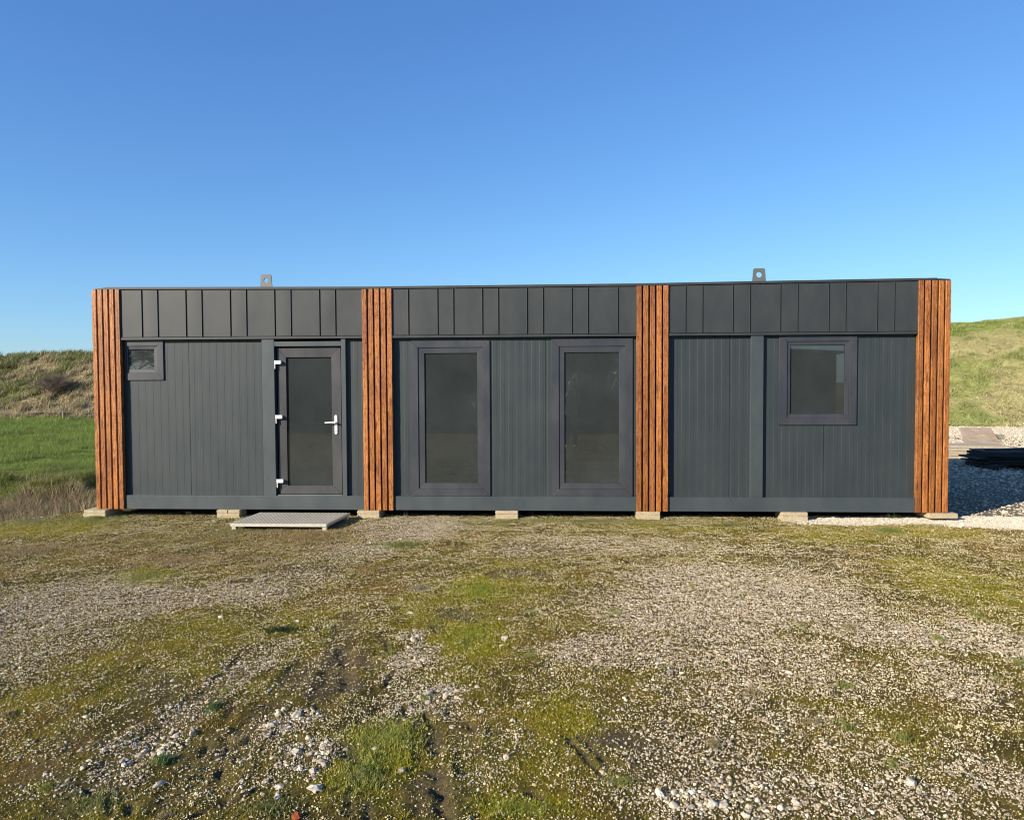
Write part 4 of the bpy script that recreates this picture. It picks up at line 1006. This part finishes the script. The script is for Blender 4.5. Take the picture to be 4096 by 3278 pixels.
b.box(SX(sx0, sy0) - .004, SX(sx1, sy0) + .004, sy0 - .012, sy0 + .0015, z - .034, z + .002)
b.prism([(SX(sx1, sy0) + .0045, sy0, z + .001), (SX(sx1, sy1) + .004, sy1, z + .001), (SX(sx1, sy1) + .016, sy1, z + .001), (SX(sx1, sy0) + .016, sy0, z + .001)], (0, 0, -.034))
b.prism([(SX(sx0, sy0) - .016, sy0, z + .001), (SX(sx0, sy1) - .016, sy1, z + .001), (SX(sx0, sy1) - .0045, sy1, z + .001), (SX(sx0, sy0) - .0045, sy0, z + .001)], (0, 0, -.034))
b.build('frame', M['grating'], step, 0.002)
for (fx_, fy_) in ((sx0, sy0), (sx1 - .05, sy0), (sx0, sy1 - .06), (sx1 - .05, sy1 - .06)):
    b = MB(); b.box(SX(fx_, fy_), SX(fx_, fy_) + .05, fy_ + .0, fy_ + .06, -.02, z - .0345); b.build('foot', M['grating'], step, 0.002)

# ------------------------------------------------------------------ things at the right
# pile of dark sheets on bearers
pile = empty('sheet_pile', (9.9, 6.1, 0)); tag(pile, 'low pile of black sheets and boards on bearers in the cabin shadow at the right', 'pile')
rr = random.Random(12); zc = .10
for k in range(9):
    th = rr.uniform(.020, .036); b = MB()
    xa = 9.02 + rr.uniform(-.16, .16) + .015 * k; ya = 5.62 + rr.uniform(-.05, .05); xb = 13.2 + rr.uniform(-.2, .2); yb = 6.35 + rr.uniform(-.05, .05)
    nseg = 14; vs = []; fs = []
    for i in range(nseg + 1):
        t = i / nseg; x = xa + (xb - xa) * t; sag = -.012 * math.sin(t * 9 + k) - .05 * t * t
        yo = -.40 * t
        vs += [(x, ya + yo, zc + sag), (x, ya + yo, zc + sag + th * .93), (x, yb + yo, zc + sag + th * .93 + .01), (x, yb + yo, zc + sag + .01)]
        if i:
            o = 4 * i - 4
            for q in range(4): fs.append((o + q, o + 4 + q, o + 4 + (q + 1) % 4, o + (q + 1) % 4))
    fs += [(0, 1, 2, 3), tuple(len(vs) - 4 + q for q in (3, 2, 1, 0))]
    b.add(vs, fs); b.build('sheet', M['darkwood'], pile, .002); zc += th
b = MB(); b.box(10.05, 10.28, 5.62, 5.9, zc - .015, zc + .03); b.build('offcut', M['darkwood'], pile, .004)
for k in range(5):
    b = MB(); x_ = 9.3 + k * .62 + rr.uniform(-.1, .1); a_ = rr.uniform(-.5, .5); L_ = rr.uniform(.5, 1.1); d_ = Vector((math.cos(a_), math.sin(a_) * .4, rr.uniform(-.03, .03))) * L_; n_ = Vector((-math.sin(a_), math.cos(a_), 0)) * .09
    p0 = Vector((x_, 5.75 + rr.uniform(-.1, .15), zc + .004 + k * .002)); b.prism([p0, p0 + d_, p0 + d_ + n_, p0 + n_], (0, 0, rr.uniform(.018, .035))); b.build('loose_board', M['darkwood'], pile, .003)
for x in (9.08, 9.80, 11.0):
    b = MB(); b.box(x, x + .12, 5.42, 6.4, -.02, .088); b.build('bearer', M['darkwood'], pile, .004)
# pale planks
ps = empty('plank_stack', (9.6, 8.0, 0)); tag(ps, 'low stack of pale weathered planks in sunlight behind the black pile', 'plank stack')
zc = .0
for k in range(5):
    b = MB(); o1 = rr.uniform(-.02, .02); b.prism([(7.6, 7.92 + o1, zc), (10.75 + rr.uniform(-.06, .06), 7.62 + o1, zc), (10.8, 8.45, zc), (7.6, 8.75, zc)], (0, 0, .052)); b.build('plank', M['plank'], ps, .004); zc += .058
# brown board propped up, on two battens
bd = empty('board_platform', (11.2, 9.4, 0)); tag(bd, 'brown stained plywood board propped aslant on battens at the foot of the dike', 'board')
yt, yb_ = 10.3, 8.9
tl, tr_ = F(3838, 1708, yt), F(3962, 1710, yt); bl, br_ = F(3868, 1793, yb_), F(4024, 1800, yb_)
b = MB(); b.prism([(bl[0], yb_, bl[1]), (br_[0], yb_, br_[1]), (tr_[0], yt, tr_[1]), (tl[0], yt, tl[1])], (0, .012, -.035)); b.build('sheet', M['plywood'], bd, .003)
for t, ln in ((.22, .16), (.80, .24)):
    y = yb_ + (yt - yb_) * t; x = br_[0] + (tr_[0] - br_[0]) * t; xl = bl[0] + (tl[0] - bl[0]) * t; zz = br_[1] + (tr_[1] - br_[1]) * t
    b = MB(); b.box(xl + .1, x + ln, y - .06, y + .06, zz - .17, zz - .06); b.build('batten', M['post'], bd, .006)
    if zz > .25:
        for xx in (xl + .2, x - .1):
            b = MB(); b.box(xx, xx + .15, y - .07, y + .07, -.02, zz - .171); b.build('block', M['post'], bd, .006)

# ------------------------------------------------------------------ what the panes mirror: a long shed and the person taking the picture
shed = empty('shed', (-1, -21.5, 0)); tag(shed, 'long low dark shed across the yard, seen only as a reflection in the window panes', 'shed')
b = MB(); sxa, sxb, sya, syb = -13.5, 12.0, -27.5, -21.2
pts = [(sxa, 0, 0), (sxb, 0, 0), (sxb, 0, 2.9), ((sxa + sxb) / 2, 0, 3.5), (sxa, 0, 2.9)]
b.prism([(p_[0], sya, p_[2] - .05) for p_ in pts], (0, syb - sya, 0)); b.build('wall', M['shed'], shed)
b = MB(); mx_ = (sxa + sxb) / 2
b.prism([(sxa - .3, sya - .2, 2.86), (mx_, sya - .2, 3.48), (mx_, sya - .2, 3.58), (sxa - .3, sya - .2, 2.96)], (0, syb - sya + .4, 0))
b.prism([(sxb + .3, sya - .2, 2.86), (mx_ + .001, sya - .2, 3.48), (mx_ + .001, sya - .2, 3.58), (sxb + .3, sya - .2, 2.96)], (0, syb - sya + .4, 0)); b.build('roof', M['roof'], shed)
for dx_ in (-9, -2.5, 5):
    b = MB(); b.box(dx_, dx_ + 2.4, syb + .01, syb + .06, .05, 2.4); b.build('door', M['panel'], shed, .01)

def skin_body(name, joints, edges_, mat, parent=None, sub=2):
    """one continuous surface grown round a skeleton; joints: (x, y, z, radius x, radius y)"""
    me = bpy.data.meshes.new(name); me.from_pydata([j[:3] for j in joints], edges_, []); me.update()
    o = bpy.data.objects.new(name, me); COL.objects.link(o); me.materials.append(mat)
    m = o.modifiers.new('skin', 'SKIN'); m.use_smooth_shade = True
    for v, j in zip(me.skin_vertices[0].data, joints): v.radius = (j[3], j[4] if len(j) > 4 else j[3])
    me.skin_vertices[0].data[0].use_root = True
    s_ = o.modifiers.new('sub', 'SUBSURF'); s_.levels = sub; s_.render_levels = sub
    if parent: o.parent = parent
    return o
M['skin'] = paint('skin', (0.52, 0.32, 0.23), 0.5, dust_amt=0); M['coat'] = paint('grey_coat', (0.26, 0.26, 0.28), 0.8, dust_amt=0.05)
M['jeans'] = paint('blue_trousers', (0.07, 0.09, 0.13), 0.85, dust_amt=0.05); M['hair'] = paint('brown_hair', (0.05, 0.03, 0.02), 0.6, dust_amt=0)
PX, PY = 1.05, -10.05
body = skin_body('person', [(0, 0, .95, .15, .10), (0, -.01, 1.15, .15, .10), (0, 0, 1.36, .17, .105), (0, 0, 1.47, .075), (0, .015, 1.54, .055), (0, .03, 1.62, .072, .085), (0, .03, 1.72, .075, .09), (0, .025, 1.79, .05, .06),
    (-.09, 0, .88, .088), (-.10, .015, .50, .058), (-.11, -.02, .10, .04), (-.115, .07, .04, .040, .03), (-.12, .16, .03, .034, .022),
    (.09, 0, .88, .088), (.10, .02, .50, .058), (.11, -.01, .10, .04), (.115, .08, .04, .040, .03), (.12, .17, .03, .034, .022),
    (-.19, 0, 1.42, .058), (-.235, .08, 1.17, .044), (-.12, .27, 1.40, .030), (-.085, .315, 1.47, .030, .02), (.19, 0, 1.42, .058), (.235, .08, 1.17, .044), (.12, .27, 1.40, .030), (.085, .315, 1.47, .030, .02)],
    [(0, 1), (1, 2), (2, 3), (3, 4), (4, 5), (5, 6), (6, 7), (0, 8), (8, 9), (9, 10), (10, 11), (11, 12), (0, 13), (13, 14), (14, 15), (15, 16), (16, 17), (2, 18), (18, 19), (19, 20), (20, 21), (2, 22), (22, 23), (23, 24), (24, 25)], M['skin'])
body.location = (PX, PY, 0); tag(body, 'person in grey jacket and blue trousers holding up a phone, mirrored in a tall window', 'person')
skin_body('jacket', [(0, 0, .92, .175, .125), (0, -.01, 1.12, .168, .118), (0, 0, 1.36, .185, .12), (0, 0, 1.475, .085), (-.19, 0, 1.42, .072), (-.235, .08, 1.17, .058), (-.135, .245, 1.375, .042), (.19, 0, 1.42, .072), (.235, .08, 1.17, .058), (.135, .245, 1.375, .042)],
    [(0, 1), (1, 2), (2, 3), (2, 4), (4, 5), (5, 6), (2, 7), (7, 8), (8, 9)], M['coat'], body)
skin_body('trousers', [(0, 0, .96, .16, .11), (-.09, 0, .86, .10), (-.10, .015, .50, .073), (-.11, -.015, .09, .058), (.09, 0, .86, .10), (.10, .02, .50, .073), (.11, -.01, .09, .058)], [(0, 1), (1, 2), (2, 3), (0, 4), (4, 5), (5, 6)], M['jeans'], body)
skin_body('hair', [(0, .0, 1.80, .06, .065), (0, -.02, 1.75, .085, .09), (0, -.045, 1.66, .06, .05)], [(0, 1), (1, 2)], M['hair'], body)
for sgn in (-1, 1):                                  # fingers closed round the phone's edges, thumbs on its face
    for k in range(4):
        z_ = 1.49 + k * .019; L_ = (.0, .004, .006, .002)[k]
        skin_body('finger', [(sgn * .082, .325, z_ - .012, .0095), (sgn * (.085 + L_), .350, z_, .009), (sgn * (.068 + L_), .372, z_ + .003, .0085), (sgn * .045, .374, z_ + .004, .0075)], [(0, 1), (1, 2), (2, 3)], M['skin'], body, 1)
    skin_body('thumb', [(sgn * .075, .315, 1.475, .012), (sgn * .062, .335, 1.50, .011), (sgn * .045, .343, 1.525, .0095)], [(0, 1), (1, 2)], M['skin'], body, 1)
b = MB(); b.box(-.075, .075, .350, .358, 1.475, 1.55); ph = b.build('phone', M['black'], None, .003); ph.location = (PX, PY, 0); tag(ph, 'black phone held sideways in both hands of the mirrored person', 'phone')

rr = random.Random(8)
for (tx, ty, th, lab) in ((-17.8, -20.5, 1.5, 'bare tree mirrored in the small window at the left end of the cabin'), (-15.6, -22.5, 1.9, 'taller bare tree beside the shed, mirrored at the edge of the small window')):
    tree = empty('bare_tree', (tx, ty, 0)); tag(tree, lab, 'tree')
    b = MB(); b.tube((tx, ty, -.2), (tx + .1, ty, th), .16, .11, 9); tk = b.build('trunk', M['shrub'], tree)
    b = MB()
    for _ in range(7): twig(Vector((tx + .1, ty, th * rr.uniform(.7, 1))), Vector((rr.gauss(0, .6), rr.gauss(0, .6), 1)).normalized(), 1.3, .06, 4)
    b.build('crown', M['shrub'], tree)
